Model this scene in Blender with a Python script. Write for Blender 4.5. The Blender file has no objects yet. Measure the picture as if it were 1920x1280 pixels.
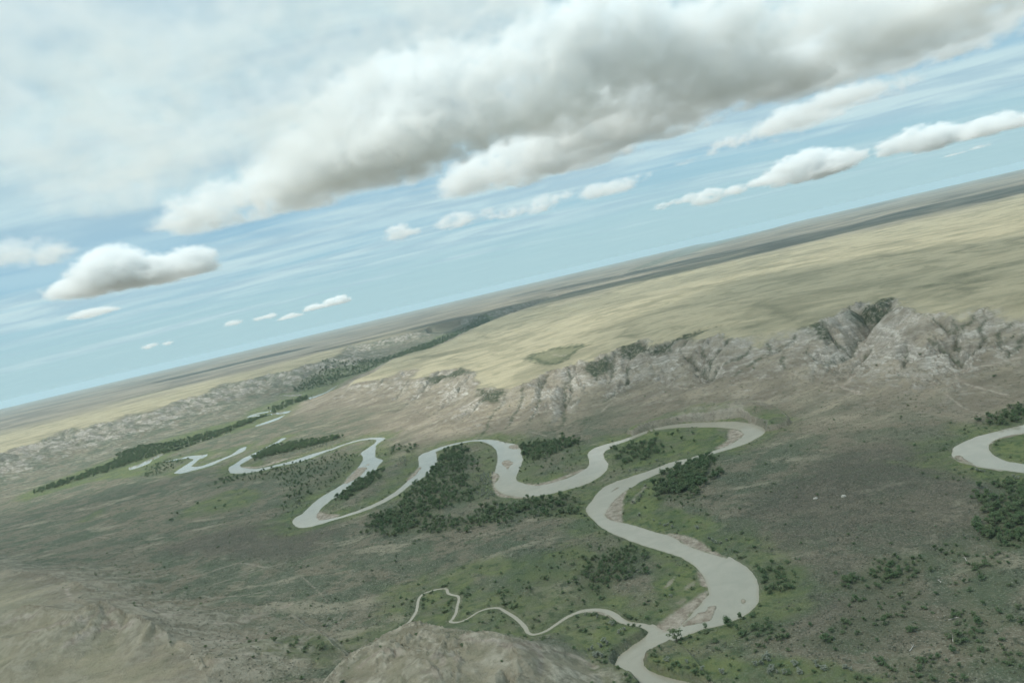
import bpy, bmesh, math, random
import numpy as np
from mathutils import Matrix, Vector

random.seed(7)
RNG = np.random.default_rng(11)
S = bpy.context.scene
COL = S.collection
PI = math.pi

# ----------------------------------------------------------------- camera
CAM_H = 300.0
PITCH = math.radians(4.45)
ROLL = math.radians(13.2)
FPX = 1400.0                       # focal length in pixels of the 1920 wide photograph
fwd = Vector((0, math.cos(PITCH), -math.sin(PITCH)))
r0 = Vector((1, 0, 0))
u0 = r0.cross(fwd)
cam_r = r0 * math.cos(ROLL) - u0 * math.sin(ROLL)
cam_u = r0 * math.sin(ROLL) + u0 * math.cos(ROLL)
cd = bpy.data.cameras.new('camera')
cam = bpy.data.objects.new('camera', cd)
COL.objects.link(cam)
m = Matrix((cam_r, cam_u, -fwd)).transposed().to_4x4()
m.translation = Vector((0, 0, CAM_H))
cam.matrix_world = m
cd.sensor_fit = 'HORIZONTAL'
cd.sensor_width = 36.0
cd.lens = 36.0 * FPX / 1920.0
cd.clip_start = 1.0
cd.clip_end = 600000.0
S.camera = cam

# ----------------------------------------------------------------- sun, sky, exposure
SUN_EL = math.radians(58)
SUN_AZ = math.radians(-98)          # from the view direction (+Y), negative = to the left
sun_dir = Vector((math.sin(SUN_AZ) * math.cos(SUN_EL), math.cos(SUN_AZ) * math.cos(SUN_EL), math.sin(SUN_EL)))
sl = bpy.data.lights.new('sun', 'SUN')
sl.energy = 4.0
sl.angle = math.radians(0.53)
sl.color = (1.0, 0.95, 0.86)
so = bpy.data.objects.new('sun', sl)
COL.objects.link(so)
so.rotation_euler = sun_dir.to_track_quat('Z', 'Y').to_euler()

W = bpy.data.worlds.new('World')
S.world = W
W.use_nodes = True
wn, wl = W.node_tree.nodes, W.node_tree.links
wn.clear()
w_out = wn.new('ShaderNodeOutputWorld')
w_bg = wn.new('ShaderNodeBackground')
w_bg.inputs['Strength'].default_value = 0.1
sky = wn.new('ShaderNodeTexSky')
sky.sky_type = 'NISHITA'
sky.sun_disc = False
sky.sun_elevation = SUN_EL
sky.sun_rotation = SUN_AZ
sky.altitude = 900
sky.air_density = 1.0
sky.dust_density = 1.0
sky.ozone_density = 1.0
sky.dust_density = 0.2
sky.ozone_density = 2.0
def wmath(op, a, b=None, clamp=False):
    n = wn.new('ShaderNodeMath'); n.operation = op; n.use_clamp = clamp
    for i, v in enumerate((a, b)):
        if v is None: continue
        if isinstance(v, (int, float)): n.inputs[i].default_value = v
        else: wl.new(v, n.inputs[i])
    return n.outputs[0]
def wmix(f, a, b):
    n = wn.new('ShaderNodeMix'); n.data_type = 'RGBA'
    for k, v in ((0, f), (6, a), (7, b)):
        if isinstance(v, (int, float)): n.inputs[k].default_value = v
        elif isinstance(v, tuple): n.inputs[k].default_value = (*v, 1)
        else: wl.new(v, n.inputs[k])
    return n.outputs[2]
def wrange(v, a, b, c=0.0, d=1.0):
    n = wn.new('ShaderNodeMapRange'); n.interpolation_type = 'SMOOTHSTEP'
    wl.new(v, n.inputs[0])
    for i, q in ((1, a), (2, b), (3, c), (4, d)): n.inputs[i].default_value = q
    return n.outputs[0]
# thin high veil: streaks and sheets drawn on a level layer far above the land
w_tc = wn.new('ShaderNodeTexCoord')
w_sep = wn.new('ShaderNodeSeparateXYZ'); wl.new(w_tc.outputs['Generated'], w_sep.inputs[0])
w_up = wmath('ADD', wmath('MAXIMUM', w_sep.outputs[2], 0.0), 0.035)
w_xy = wn.new('ShaderNodeCombineXYZ')
wl.new(wmath('DIVIDE', w_sep.outputs[0], w_up), w_xy.inputs[0]); wl.new(wmath('DIVIDE', w_sep.outputs[1], w_up), w_xy.inputs[1])
def wnoise(scale, sx, sy, rot, detail, rough, dist, off=0.0):
    mp = wn.new('ShaderNodeMapping'); wl.new(w_xy.outputs[0], mp.inputs[0])
    mp.inputs['Scale'].default_value = (sx, sy, 1); mp.inputs['Rotation'].default_value = (0, 0, math.radians(rot)); mp.inputs['Location'].default_value = (off, off * .7, 0)
    n = wn.new('ShaderNodeTexNoise'); wl.new(mp.outputs[0], n.inputs[0])
    n.inputs['Scale'].default_value = scale; n.inputs['Detail'].default_value = detail; n.inputs['Roughness'].default_value = rough; n.inputs['Distortion'].default_value = dist
    return n.outputs[0]
v_sheet = wnoise(0.42, 1.0, 1.0, 0, 6, .55, .4, 3.1)
v_streak = wnoise(0.40, 0.35, 1.0, 8, 6, .6, .6, 7.7)
v_fine = wnoise(1.6, 0.5, 1.0, 12, 5, .6, .5, 1.7)
el = w_sep.outputs[2]
clear = wmix(0.62, sky.outputs[0], (1.75, 4.6, 6.3))
horizon = wmix(wrange(el, 0.0, 0.16), (3.9, 5.9, 6.35), clear)
veil_f = wmath('MULTIPLY', wrange(v_sheet, 0.12, 0.50), wrange(el, 0.05, 0.24, 0.12, 0.97))
veil_f = wmath('MAXIMUM', veil_f, wmath('MULTIPLY', wrange(v_streak, 0.36, 0.60), wmath('MULTIPLY', wrange(el, 0.03, 0.085), 0.9)))
veil_c = wmix(wrange(v_fine, 0.35, 0.65), (4.0, 5.7, 6.5), (5.6, 7.3, 7.6))
v_low = wnoise(0.55, 0.16, 1.0, 10, 6, .62, .8, 4.3)
veil_f = wmath('MAXIMUM', veil_f, wmath('MULTIPLY', wrange(v_low, 0.46, 0.64), wmath('MULTIPLY', wrange(el, 0.008, 0.05), 0.88)))
wl.new(wmix(veil_f, horizon, veil_c), w_bg.inputs[0])
wl.new(w_bg.outputs[0], w_out.inputs[0])

S.view_settings.view_transform = 'Standard'
S.view_settings.look = 'None'
S.view_settings.exposure = 0.1
S.view_settings.gamma = 1.0
S.view_settings.use_curve_mapping = False
cy = S.cycles
cy.max_bounces = 8
cy.volume_bounces = 6
cy.volume_step_rate = 2.0
cy.diffuse_bounces = 1
cy.glossy_bounces = 1
cy.use_denoising = True
cy.use_adaptive_sampling = True
cy.adaptive_threshold = 0.02
cy.adaptive_min_samples = 16

# ----------------------------------------------------------------- numeric helpers
def smooth(a, b, x):
    t = np.clip((x - a) / (b - a), 0, 1)
    return t * t * (3 - 2 * t)

def hsh(ix, iy, seed):
    h = (ix.astype(np.int64) * 374761393 + iy.astype(np.int64) * 668265263 + seed * 974711) & 0xFFFFFFFF
    h = ((h ^ (h >> 13)) * 1274126177) & 0xFFFFFFFF
    return ((h ^ (h >> 16)) & 0xFFFFFF).astype(np.float32) / 16777216.0

def gnoise(x, y, seed=0):
    xi = np.floor(x); yi = np.floor(y)
    fx = (x - xi).astype(np.float32); fy = (y - yi).astype(np.float32)
    u = fx * fx * fx * (fx * (fx * 6 - 15) + 10); v = fy * fy * fy * (fy * (fy * 6 - 15) + 10)
    out = 0
    for i in (0, 1):
        for j in (0, 1):
            a = hsh(xi + i, yi + j, seed) * (2 * PI)
            g = np.cos(a) * (fx - i) + np.sin(a) * (fy - j)
            out = out + g * (u if i else 1 - u) * (v if j else 1 - v)
    return out * 1.5

def fbm(x, y, scale, octaves=4, seed=0, gain=0.5):
    x = x / scale; y = y / scale
    s = 0; a = 1.0; t = 0
    for k in range(octaves):
        s = s + a * gnoise(x, y, seed + k * 17)
        t += a; a *= gain; x = x * 2.03 + 5.1; y = y * 2.03 - 3.7
    return s / t

def ray(px, py):
    d = fwd + cam_r * ((px - 960.0) / FPX) + cam_u * ((640.0 - py) / FPX)
    return np.array(d[:])

EARTH = 6371000.0
def drop(r):
    return np.maximum(0, r - 4000.0) ** 2 / (2 * EARTH * 0.9)

def ground(px, py, z=0.0):
    """point of the land at height z (above the valley datum) seen at photograph pixel px, py"""
    d = ray(px, py)
    zz = z
    for _ in range(6):
        t = (zz - CAM_H) / min(d[2], -1e-4)
        r = t * math.hypot(d[0], d[1])
        zz = z - float(drop(r))
    return d[0] * t, d[1] * t

# zoom frames used when measuring the photograph: origin and scale
ZF = {'0': (0, 0, 1.0), '1': (220, 800, 5.333), '2': (520, 800, 6.0), '3': (740, 800, 4.571), '4': (1080, 770, 5.0526),
      '5': (1090, 940, 3.764), '6': (1760, 760, 8.0), 'c': (740, 1080, 3.692), 'f': (440, 600, 4.0),
      'a': (0, 640, 3.0), 'b': (500, 560, 2.909), 'd': (1000, 520, 3.368), 'e': (1400, 480, 3.369),
      'g': (0, 940, 3.0), 'h': (560, 900, 3.368), 'i': (1400, 820, 2.783)}
def pix(frame, pts):
    ox, oy, s = ZF[frame]
    return [(ox + x / s, oy + y / s) for x, y in pts]
def gpts(pxs, z=0.0):
    return np.array([ground(x, y, z) for x, y in pxs])

def seg_dist(X, Y, P, closed=True):
    """unsigned distance and (closed) inside test for a polyline"""
    n = len(P)
    d2 = np.full(X.shape, 1e18, np.float32)
    ins = np.zeros(X.shape, bool)
    for k in range(n if closed else n - 1):
        ax, ay = P[k]; bx, by = P[(k + 1) % n]
        ex, ey = bx - ax, by - ay
        L = ex * ex + ey * ey + 1e-9
        dx = X - ax; dy = Y - ay
        t = np.clip((dx * ex + dy * ey) / L, 0, 1)
        np.minimum(d2, (dx - t * ex) ** 2 + (dy - t * ey) ** 2, out=d2)
        if closed and ay != by:
            c = (Y < max(ay, by)) & (Y >= min(ay, by))
            xi = ax + (Y - ay) * (ex / ey)
            ins ^= c & (X < xi)
    return np.sqrt(d2), ins

def sdf(X, Y, P, reach):
    """signed distance (negative inside), exact within reach of the polygon, 1e4 beyond it"""
    P = np.asarray(P)
    out = np.full(X.shape, 1e4, np.float32)
    lo = P.min(0) - reach; hi = P.max(0) + reach
    s = (X > lo[0]) & (X < hi[0]) & (Y > lo[1]) & (Y < hi[1])
    if s.any():
        d, i = seg_dist(X[s], Y[s], P)
        out[s] = np.where(i, -d, d)
    return out

def spline(P, n=4, closed=True):
    P = np.asarray(P, float); N = len(P); out = []
    for k in range(N if closed else N - 1):
        if closed:
            p0, p1, p2, p3 = P[k - 1], P[k], P[(k + 1) % N], P[(k + 2) % N]
        else:
            p0, p1, p2, p3 = P[max(k - 1, 0)], P[k], P[k + 1], P[min(k + 2, N - 1)]
        for j in range(n):
            t = j / n
            out.append(0.5 * ((2 * p1) + (p2 - p0) * t + (2 * p0 - 5 * p1 + 4 * p2 - p3) * t * t + (3 * p1 - p0 - 3 * p2 + p3) * t ** 3))
    if not closed:
        out.append(P[-1])
    return np.array(out)

# ----------------------------------------------------------------- the river, measured on the photograph
bank_a = (pix('5', [(560, 1420), (470, 1340), (412, 1280), (380, 1240), (290, 1205), (240, 1180), (228, 1155), (260, 1090), (330, 1035), (420, 975), (470, 930), (475, 908), (465, 885), (500, 862),
                    (528, 872), (545, 926), (620, 912), (690, 885), (740, 835), (800, 770), (850, 715), (900, 655), (893, 600),
                    (880, 555), (850, 510), (805, 460), (760, 425), (700, 390), (630, 368), (540, 340), (470, 320), (400, 298), (340, 275),
                    (300, 258), (240, 235), (180, 205), (130, 175), (90, 135), (50, 95), (33, 70)])
          + pix('4', [(95, 925), (115, 890), (150, 850), (180, 805), (215, 765), (255, 728), (310, 700), (380, 668), (470, 640), (540, 615),
                      (620, 590), (710, 560), (800, 525), (880, 492), (980, 465), (1080, 445), (1160, 420), (1240, 398), (1330, 370), (1430, 335),
                      (1510, 290), (1570, 255), (1592, 222), (1560, 190), (1500, 172), (1430, 165), (1330, 155), (1200, 155), (1050, 155),
                      (950, 160), (860, 168), (760, 185), (660, 215), (560, 255), (470, 290), (400, 315), (330, 350), (275, 380), (258, 410),
                      (270, 450), (300, 495), (305, 520), (290, 560), (255, 600), (200, 640), (130, 680), (60, 706)])
          + pix('3', [(1540, 522), (1450, 545), (1350, 570), (1250, 590), (1150, 600), (1080, 603), (1000, 590), (940, 580), (895, 555), (865, 525),
                      (855, 490), (885, 455), (898, 425), (885, 402), (855, 395), (870, 350), (880, 300), (882, 250), (872, 200), (840, 165), (800, 145), (760, 128), (710, 122),
                      (650, 125), (570, 140), (480, 165), (400, 195), (350, 212), (360, 250), (368, 290), (355, 320), (310, 360), (300, 390),
                      (250, 430), (190, 470), (130, 500), (80, 540)])
          + pix('2', [(1350, 770), (1300, 795), (1230, 835), (1150, 875), (1060, 915), (950, 955), (830, 995), (720, 1025), (600, 1060), (500, 1090),
                      (400, 1120), (310, 1133), (240, 1135), (195, 1110), (170, 1075), (175, 1050), (215, 1010), (280, 980), (325, 935), (400, 860),
                      (470, 805), (540, 760), (580, 735), (650, 700), (690, 670), (740, 640), (770, 590), (830, 525), (880, 480), (930, 430),
                      (960, 380), (965, 340), (935, 300), (960, 275), (1010, 245), (1060, 210), (1100, 180), (1120, 155), (1110, 145), (1050, 140),
                      (950, 152), (850, 177), (760, 203), (680, 233), (600, 268), (560, 275), (500, 302), (400, 342), (300, 378), (200, 405), (100, 425)])
          + pix('1', [(1580, 398), (1500, 425), (1400, 445), (1300, 462), (1200, 468), (1130, 462), (1110, 430), (1120, 400), (1170, 375), (1210, 345),
                      (1260, 310), (1320, 285), (1380, 255), (1450, 220), (1520, 185), (1590, 150), (1625, 125), (1640, 112)]))
bank_b = (pix('5', [(1010, 1420), (900, 1320), (800, 1282), (720, 1265), (620, 1240), (540, 1215), (480, 1190), (440, 1155), (437, 1110), (470, 1080), (540, 1040), (620, 1000),
                    (680, 970), (740, 945), (800, 920), (860, 897), (920, 890), (980, 875), (1060, 845), (1130, 815), (1190, 780), (1235, 740),
                    (1255, 690), (1255, 640), (1250, 590), (1235, 545), (1205, 500), (1170, 465), (1120, 430), (1080, 405), (1040, 385), (1028, 402),
                    (990, 390), (920, 370), (840, 345), (770, 320), (710, 295), (680, 268), (610, 235), (520, 215), (430, 185), (360, 165), (300, 150),
                    (275, 145), (230, 140), (185, 120), (165, 95)])
          + pix('4', [(272, 975), (300, 930), (340, 870), (390, 820), (440, 780), (500, 740), (560, 705), (590, 680), (650, 650), (720, 620), (790, 590),
                      (850, 560), (920, 535), (1000, 510), (1090, 480), (1170, 450), (1210, 430), (1290, 410), (1380, 385), (1470, 360), (1560, 330),
                      (1640, 300), (1710, 260), (1770, 225), (1797, 190), (1780, 165), (1730, 140), (1690, 125), (1600, 112), (1520, 102), (1450, 102),
                      (1300, 106), (1150, 110), (1000, 122), (880, 136), (780, 154), (700, 176), (600, 212), (520, 244), (430, 277), (340, 300), (250, 326),
                      (190, 345), (150, 365), (125, 385), (110, 420), (125, 460), (125, 510), (100, 545), (40, 580)])
          + pix('3', [(1610, 375), (1550, 410), (1480, 440), (1380, 470), (1280, 495), (1210, 505), (1140, 495), (1090, 478), (1050, 465), (1040, 430),
                      (1055, 390), (1075, 345), (1090, 310), (1100, 280), (1092, 235), (1078, 200), (1065, 160), (1020, 145), (950, 135), (880, 115),
                      (800, 107), (720, 110), (650, 116), (570, 130), (480, 148), (400, 172), (330, 195), (280, 215), (240, 228), (205, 255), (200, 280),
                      (208, 310), (205, 340), (180, 370), (150, 410), (105, 470), (60, 510)])
          + pix('2', [(1400, 670), (1320, 735), (1250, 780), (1160, 830), (1080, 870), (980, 910), (880, 950), (780, 982), (700, 1008), (600, 1030),
                      (520, 1050), (470, 1050), (435, 1015), (440, 985), (470, 955), (485, 925), (520, 890), (570, 850), (610, 815), (660, 790), (710, 760),
                      (740, 720), (800, 690), (860, 650), (900, 615), (960, 590), (1020, 545), (1070, 505), (1110, 490), (1140, 430), (1195, 375),
                      (1150, 360), (1105, 345), (1100, 300), (1105, 250), (1105, 215), (1140, 180), (1190, 150), (1222, 125), (1150, 118), (1050, 122),
                      (950, 136), (850, 160), (770, 186), (690, 212), (620, 242), (540, 263), (450, 288), (350, 318), (250, 352), (150, 385), (80, 402)])
          + pix('1', [(1590, 378), (1480, 405), (1380, 420), (1290, 415), (1240, 405), (1225, 380), (1260, 360), (1330, 320), (1400, 285), (1480, 235),
                      (1560, 190), (1630, 150), (1695, 110)]))
river_px = bank_a + bank_b[::-1]
river_segs_px = [
    pix('1', [(1295, 193), (1280, 230), (1240, 255), (1190, 277), (1130, 302), (1090, 317), (1020, 347), (940, 387), (860, 412), (780, 432), (690, 456), (630, 468),
              (565, 465), (600, 435), (650, 400), (700, 370), (740, 345), (765, 325), (740, 318), (690, 315), (630, 325), (560, 338), (475, 353), (470, 345), (560, 325),
              (640, 311), (690, 295), (760, 287), (850, 280), (905, 271), (900, 290), (860, 310), (815, 325), (790, 350), (760, 375), (735, 395), (780, 400),
              (850, 388), (930, 358), (1010, 328), (1090, 297), (1140, 277), (1190, 243), (1230, 213)]),
    pix('1', [(470, 258), (482, 268), (400, 310), (350, 332), (320, 365), (260, 390), (190, 415), (120, 432), (108, 405), (170, 388), (230, 368), (290, 338), (330, 316), (390, 286)]),
    pix('1', [(555, 225), (640, 201), (720, 172), (870, 126), (960, 98), (965, 108), (870, 140), (720, 186), (640, 215), (570, 236)]),
    pix('1', [(1042, 78), (1135, 62), (1130, 70), (1060, 86)]),
    pix('f', [(88, 732), (110, 715), (170, 695), (240, 685), (282, 673), (282, 685), (220, 697), (150, 712), (180, 712), (250, 706), (330, 688), (425, 680), (390, 700), (300, 708), (230, 717), (160, 722)]),
    pix('f', [(150, 792), (230, 762), (320, 732), (390, 703), (330, 744), (240, 777), (155, 800)]),
    pix('f', [(340, 566), (380, 558), (505, 553), (495, 568), (400, 574)]),
    pix('f', [(553, 580), (610, 566), (680, 541), (765, 486), (770, 492), (725, 527), (650, 562), (565, 596)]),
    pix('f', [(848, 414), (892, 403), (888, 416)]),
    pix('f', [(1500, 169), (1560, 160), (1550, 172)]),
    pix('f', [(1665, 112), (1690, 100), (1700, 106)]),
    pix('f', [(1683, 77), (1750, 70), (1740, 85), (1700, 87)]),
]
loop_px = pix('6', [(1900, 250), (1600, 260), (1280, 290), (1150, 320), (1000, 350), (900, 380), (780, 405), (700, 430), (620, 450), (540, 470), (460, 510), (380, 545),
                    (310, 580), (250, 615), (215, 640), (212, 680), (195, 720), (200, 765), (260, 800), (340, 845), (450, 870), (560, 900), (680, 935), (800, 948),
                    (950, 970), (1100, 985), (1280, 1010), (1500, 1050), (1900, 1180), (1950, 1050), (1500, 910), (1280, 875), (1180, 860), (1050, 840), (950, 810), (880, 775), (810, 730), (760, 670),
                    (745, 630), (770, 575), (820, 535), (900, 490), (980, 465), (1080, 445), (1180, 425), (1280, 412), (1600, 380), (1900, 370)])
bars_px = [
    pix('3', [(915, 315), (925, 295), (965, 283), (1010, 300), (1015, 315), (985, 345), (965, 372), (950, 345), (925, 330)]),
    pix('3', [(975, 170), (1000, 155), (1050, 152), (1070, 175), (1050, 190), (990, 185)]),
    pix('3', [(835, 400), (885, 404), (898, 425), (880, 450), (855, 490), (836, 470)]),
    pix('2', [(915, 460), (1010, 455), (985, 500), (940, 550), (890, 585), (820, 620), (750, 640), (790, 580), (860, 510)]),
    pix('2', [(985, 430), (1040, 412), (1030, 432)]),
    pix('4', [(330, 770), (370, 735), (420, 712), (385, 745)]),
    pix('5', [(1130, 690), (1150, 685), (1165, 705), (1150, 725), (1132, 715)]),
    pix('5', [(718, 883), (800, 863), (880, 848), (905, 842), (930, 800), (950, 752), (935, 733), (895, 742), (880, 772), (830, 782), (790, 812), (740, 850)]),
    pix('6', [(240, 770), (290, 745), (350, 765), (430, 825), (520, 870), (420, 855), (320, 825)]),
    pix('3', [(175, 380), (225, 340), (232, 352), (200, 385)]),
    pix('3', [(100, 468), (150, 405), (190, 385), (200, 395), (150, 440)]),
]
# sand or mud lying along the banks, above the water
shores_px = [
    pix('5', [(528, 880), (545, 926), (620, 912), (690, 885), (740, 835), (800, 770), (850, 715), (900, 655), (893, 625), (800, 690), (700, 760), (600, 830)]),
    pix('5', [(893, 600), (880, 555), (850, 510), (820, 490), (835, 540), (850, 590)]),
    pix('5', [(165, 95), (210, 25), (240, 0), (290, 0), (285, 140), (230, 140)]),
    pix('5', [(610, 232), (700, 240), (830, 275), (900, 340), (1020, 395), (920, 370), (770, 320), (690, 275)]),
    pix('4', [(1320, 360), (1430, 290), (1450, 190), (1520, 180), (1590, 215), (1565, 255), (1500, 295), (1430, 335)]),
    pix('4', [(272, 985), (340, 870), (440, 780), (500, 740), (470, 800), (430, 880), (430, 1000), (440, 1060)]),
    pix('2', [(700, 1005), (600, 1030), (520, 1050), (470, 1050), (435, 1015), (440, 985), (470, 955), (560, 985), (680, 990)]),
    pix('1', [(1240, 405), (1380, 415), (1560, 375), (1700, 330), (1850, 290), (1700, 320), (1560, 355), (1420, 400), (1300, 400)]),
    pix('6', [(195, 770), (340, 845), (560, 900), (800, 945), (950, 970), (950, 1000), (800, 965), (560, 915), (340, 865), (220, 810)]),
    pix('6', [(1280, 412), (980, 465), (820, 535), (770, 575), (790, 585), (900, 515), (1280, 435)]),
    pix('3', [(835, 400), (855, 395), (860, 500), (900, 560), (1000, 595), (1150, 605), (1140, 615), (1000, 612), (880, 590), (840, 500)]),
    pix('3', [(1610, 378), (1380, 473), (1210, 508), (1140, 498), (1140, 488), (1210, 495), (1380, 455), (1600, 370)]),
]
creek_c = pix('c', [(70, 340), (105, 310), (150, 240), (165, 160), (200, 120), (270, 95), (355, 85), (368, 115), (400, 128), (435, 135), (445, 160), (432, 210), (425, 250), (400, 295),
                    (382, 313), (430, 318), (490, 300), (550, 262), (590, 240), (650, 222), (720, 218), (770, 245), (820, 275), (870, 315), (905, 355), (920, 385),
                    (955, 402), (1010, 392), (1060, 370), (1120, 330), (1180, 290), (1240, 260), (1310, 238), (1400, 232), (1470, 244), (1520, 268), (1560, 300),
                    (1620, 325), (1700, 335), (1760, 355), (1810, 385)])
creek_w = [0.5, .6, .7, .7, .7, .7, .8, 1.3, .9, 1.2, 1.3, 1.3, 1.2, 1.2, 1.5, 1.2, 1.2, 1.5, 1.7, 1.7, 1.8, 2.0, 2.2, 2.2, 2.2, 2.0, 1.2, 1.4, 1.8, 2.2, 2.2, 2.4, 3.0, 3.2, 3.6, 3.8, 3.8, 3.4, 3.4, 4.5, 6.0]
creek_w = [max(1.45, q * .85) for q in creek_w]
creek_g = spline(gpts(creek_c), 3, False)
creek_wg = np.interp(np.arange(len(creek_g)) / 3.0, np.arange(len(creek_w)), creek_w)
pale_lines_px = [  # pale marks: dry washes, worn lines, ridge crests, the hollow's white spot, (points, half width m, strength)
    (pix('e', [(670, 755), (640, 800), (600, 825), (650, 845), (720, 875)]), 4.5, 1.0),
    (pix('e', [(500, 770), (620, 765), (680, 755)]), 2.5, .8), (pix('e', [(1000, 745), (1080, 770), (1190, 812)]), 4, .8),
    (pix('e', [(1740, 640), (1650, 660), (1540, 690), (1400, 710), (1325, 740), (1330, 780), (1400, 815), (1560, 860), (1640, 880)]), 3.0, .95),
    (pix('e', [(1275, 800), (1268, 880), (1320, 925), (1370, 960), (1450, 990), (1600, 1010)]), 2.5, .7),
    (pix('g', [(1000, 445), (1150, 405), (1330, 350), (1420, 358), (1500, 372)]), 3.2, .55), (pix('g', [(1210, 465), (1350, 420), (1480, 380), (1600, 345)]), 3, .5),
    (pix('g', [(1000, 640), (1150, 560), (1350, 530), (1520, 500)]), 2.2, .5), (pix('g', [(690, 160), (760, 130), (850, 100)]), 2.5, .5),
    (pix('g', [(500, 220), (540, 200), (600, 205)]), 2.0, .7), (pix('g', [(1380, 870), (1430, 810), (1480, 740)]), 2.0, .5),
    (pix('g', [(1600, 860), (1750, 760), (1920, 650)]), 1.6, .5), (pix('h', [(0, 1040), (150, 930), (300, 830)]), 1.6, .5),
    (pix('h', [(20, 610), (100, 680), (180, 765)]), 1.2, .5), (pix('d', [(900, 690), (960, 705), (1100, 705)]), 3.5, .9),
    (pix('d', [(1280, 670), (1450, 650)]), 2.5, .9), (pix('d', [(1490, 640), (1640, 620)]), 2.5, .9), (pix('d', [(1380, 520), (1460, 500), (1560, 485)]), 3, .9),
    (pix('d', [(200, 720), (300, 705), (380, 690)]), 3, .7), (pix('d', [(480, 640), (720, 630)]), 2.5, .6),
    (pix('d', [(430, 850), (460, 820), (500, 790)]), 4, .7), (pix('3', [(1180, 45), (1250, 65), (1300, 80)]), 2, .6),
    (pix('a', [(80, 640), (110, 615), (150, 600)]), 8, .8),
    (pix('g', [(375, 812), (450, 772), (560, 722), (620, 692), (740, 692)]), 5.1, .95), (pix('g', [(150, 740), (350, 688), (430, 658), (560, 625), (640, 612)]), 4.08, .85), (pix('g', [(0, 695), (100, 660), (200, 632)]), 4.08, .7),
    (pix('g', [(390, 560), (400, 535), (370, 510), (380, 490)]), 3.0, .9), (pix('g', [(870, 605), (920, 635), (980, 640)]), 3.5, .8), (pix('g', [(880, 765), (925, 750)]), 3, .9), (pix('g', [(690, 555), (750, 545)]), 4, .8),
    (pix('g', [(1590, 600), (1640, 575)]), 5, .7), (pix('g', [(1230, 690), (1350, 670), (1500, 630)]), 5, .55), (pix('g', [(1200, 780), (1290, 800), (1390, 760)]), 5, .5), (pix('g', [(1180, 910), (1280, 890)]), 4, .5),
    (pix('h', [(1040, 1010), (1150, 1012), (1260, 1022), (1350, 1048), (1440, 1040), (1510, 1055)]), 4.5, .95), (pix('h', [(1400, 1060), (1520, 1075)]), 4.0, .9), (pix('h', [(1530, 1090), (1535, 1150), (1520, 1220)]), 2.5, .9),
    (pix('h', [(1040, 985), (1120, 968)]), 3.0, .8), (pix('h', [(380, 1180), (470, 1110), (560, 1085), (630, 1095)]), 3.5, .8), (pix('h', [(780, 1215), (850, 1190), (880, 1240)]), 4, .7), (pix('h', [(980, 1110), (1020, 1150)]), 4, .7),
    (pix('h', [(1620, 1075), (1720, 1105), (1800, 1140), (1870, 1180)]), 3.5, .8), (pix('h', [(860, 1120), (900, 1110), (905, 1160)]), 3, .8),
    (pix('5', [(660, 535), (620, 580), (590, 610)]), 2.2, .8), (pix('5', [(800, 570), (740, 620)]), 3.5, .55), (pix('5', [(730, 690), (690, 720)]), 2.5, .5),
    (pix('c', [(1330, 250), (1430, 258), (1490, 285), (1500, 300)]), 2.0, .95), (pix('4', [(530, 880), (560, 820), (620, 760), (660, 720)]), 2.4, .6),
    (pix('f', [(330, 690), (400, 690)]), 8, .7), (pix('d', [(165, 497), (195, 494)]), 9, 1.0), (pix('d', [(130, 490), (150, 492)]), 6, .8),
]

# ----------------------------------------------------------------- plateau rims
def zp_near(x, y):      # height of the central tableland
    f = 50 + 40 * smooth(-150, 650, x)
    return f + (72 - f) * smooth(2500, 5500, np.hypot(x, y))
def zp_left(x, y):
    return 100.0 - 25 * smooth(4500, 8000, np.hypot(x, y))

def rim_points(pxs, zf):
    out = []
    for px, py in pxs:
        z = 70.0
        for _ in range(8):
            x, y = ground(px, py, z)
            z = 0.9 * float(zf(np.array(x), np.array(y)))
        out.append((x, y))
    return out

rim1_px = ([(2150, 560), (2000, 575), (1920, 584), (1875, 590), (1845, 580), (1815, 594), (1795, 598), (1771, 594), (1741, 596), (1711, 587), (1690, 583), (1680, 571), (1672, 564), (1662, 572), (1655, 577), (1631, 576), (1618, 571), (1590, 578),
            (1581, 590), (1560, 599), (1542, 608), (1515, 622), (1501, 619), (1474, 626), (1444, 630), (1420, 640), (1400, 637), (1371, 639), (1345, 632), (1327, 639),
            (1291, 640), (1267, 641), (1246, 645), (1230, 652), (1220, 656), (1208, 640), (1198, 643), (1178, 650), (1160, 656), (1148, 670), (1125, 668), (1101, 684), (1085, 680),
            (1071, 688), (1053, 696), (1030, 698), (1000, 712), (981, 722), (961, 732), (930, 729), (900, 729), (893, 712), (886, 698), (864, 690), (826, 698), (800, 708),
            (772, 711), (780, 700), (785, 693), (754, 695), (723, 711), (692, 715), (665, 720), (645, 724)])
rim1 = rim_points(rim1_px, zp_near)
back1 = [(706, 687), (741, 673), (771, 663), (809, 653), (844, 639), (878, 622), (930, 599), (981, 581), (1019, 566), (1081, 544), (1137, 525)]
back1g = rim_points(back1, zp_near)
P1 = rim1 + back1g + [(16000, 40000), (60000, 40000), (20000, 3000)]
rim2_px = [(-300, 930), (-120, 890), (-40, 866), (0, 853), (33, 841), (70, 832), (110, 813), (133, 804), (160, 806), (180, 795), (213, 792), (240, 778), (273, 775), (300, 767), (350, 747), (372, 745), (390, 737), (413, 721), (460, 716),
           (500, 703), (540, 697), (567, 687), (600, 680), (633, 667), (652, 650), (690, 643), (765, 626), (860, 601), (960, 575), (1060, 548), (1130, 527)]
rim2 = rim_points(rim2_px, zp_left)
P2 = rim2 + [(17000, 60000), (0, 130000), (-90000, 90000), (-60000, 5000), (-9000, 1500)]
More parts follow.
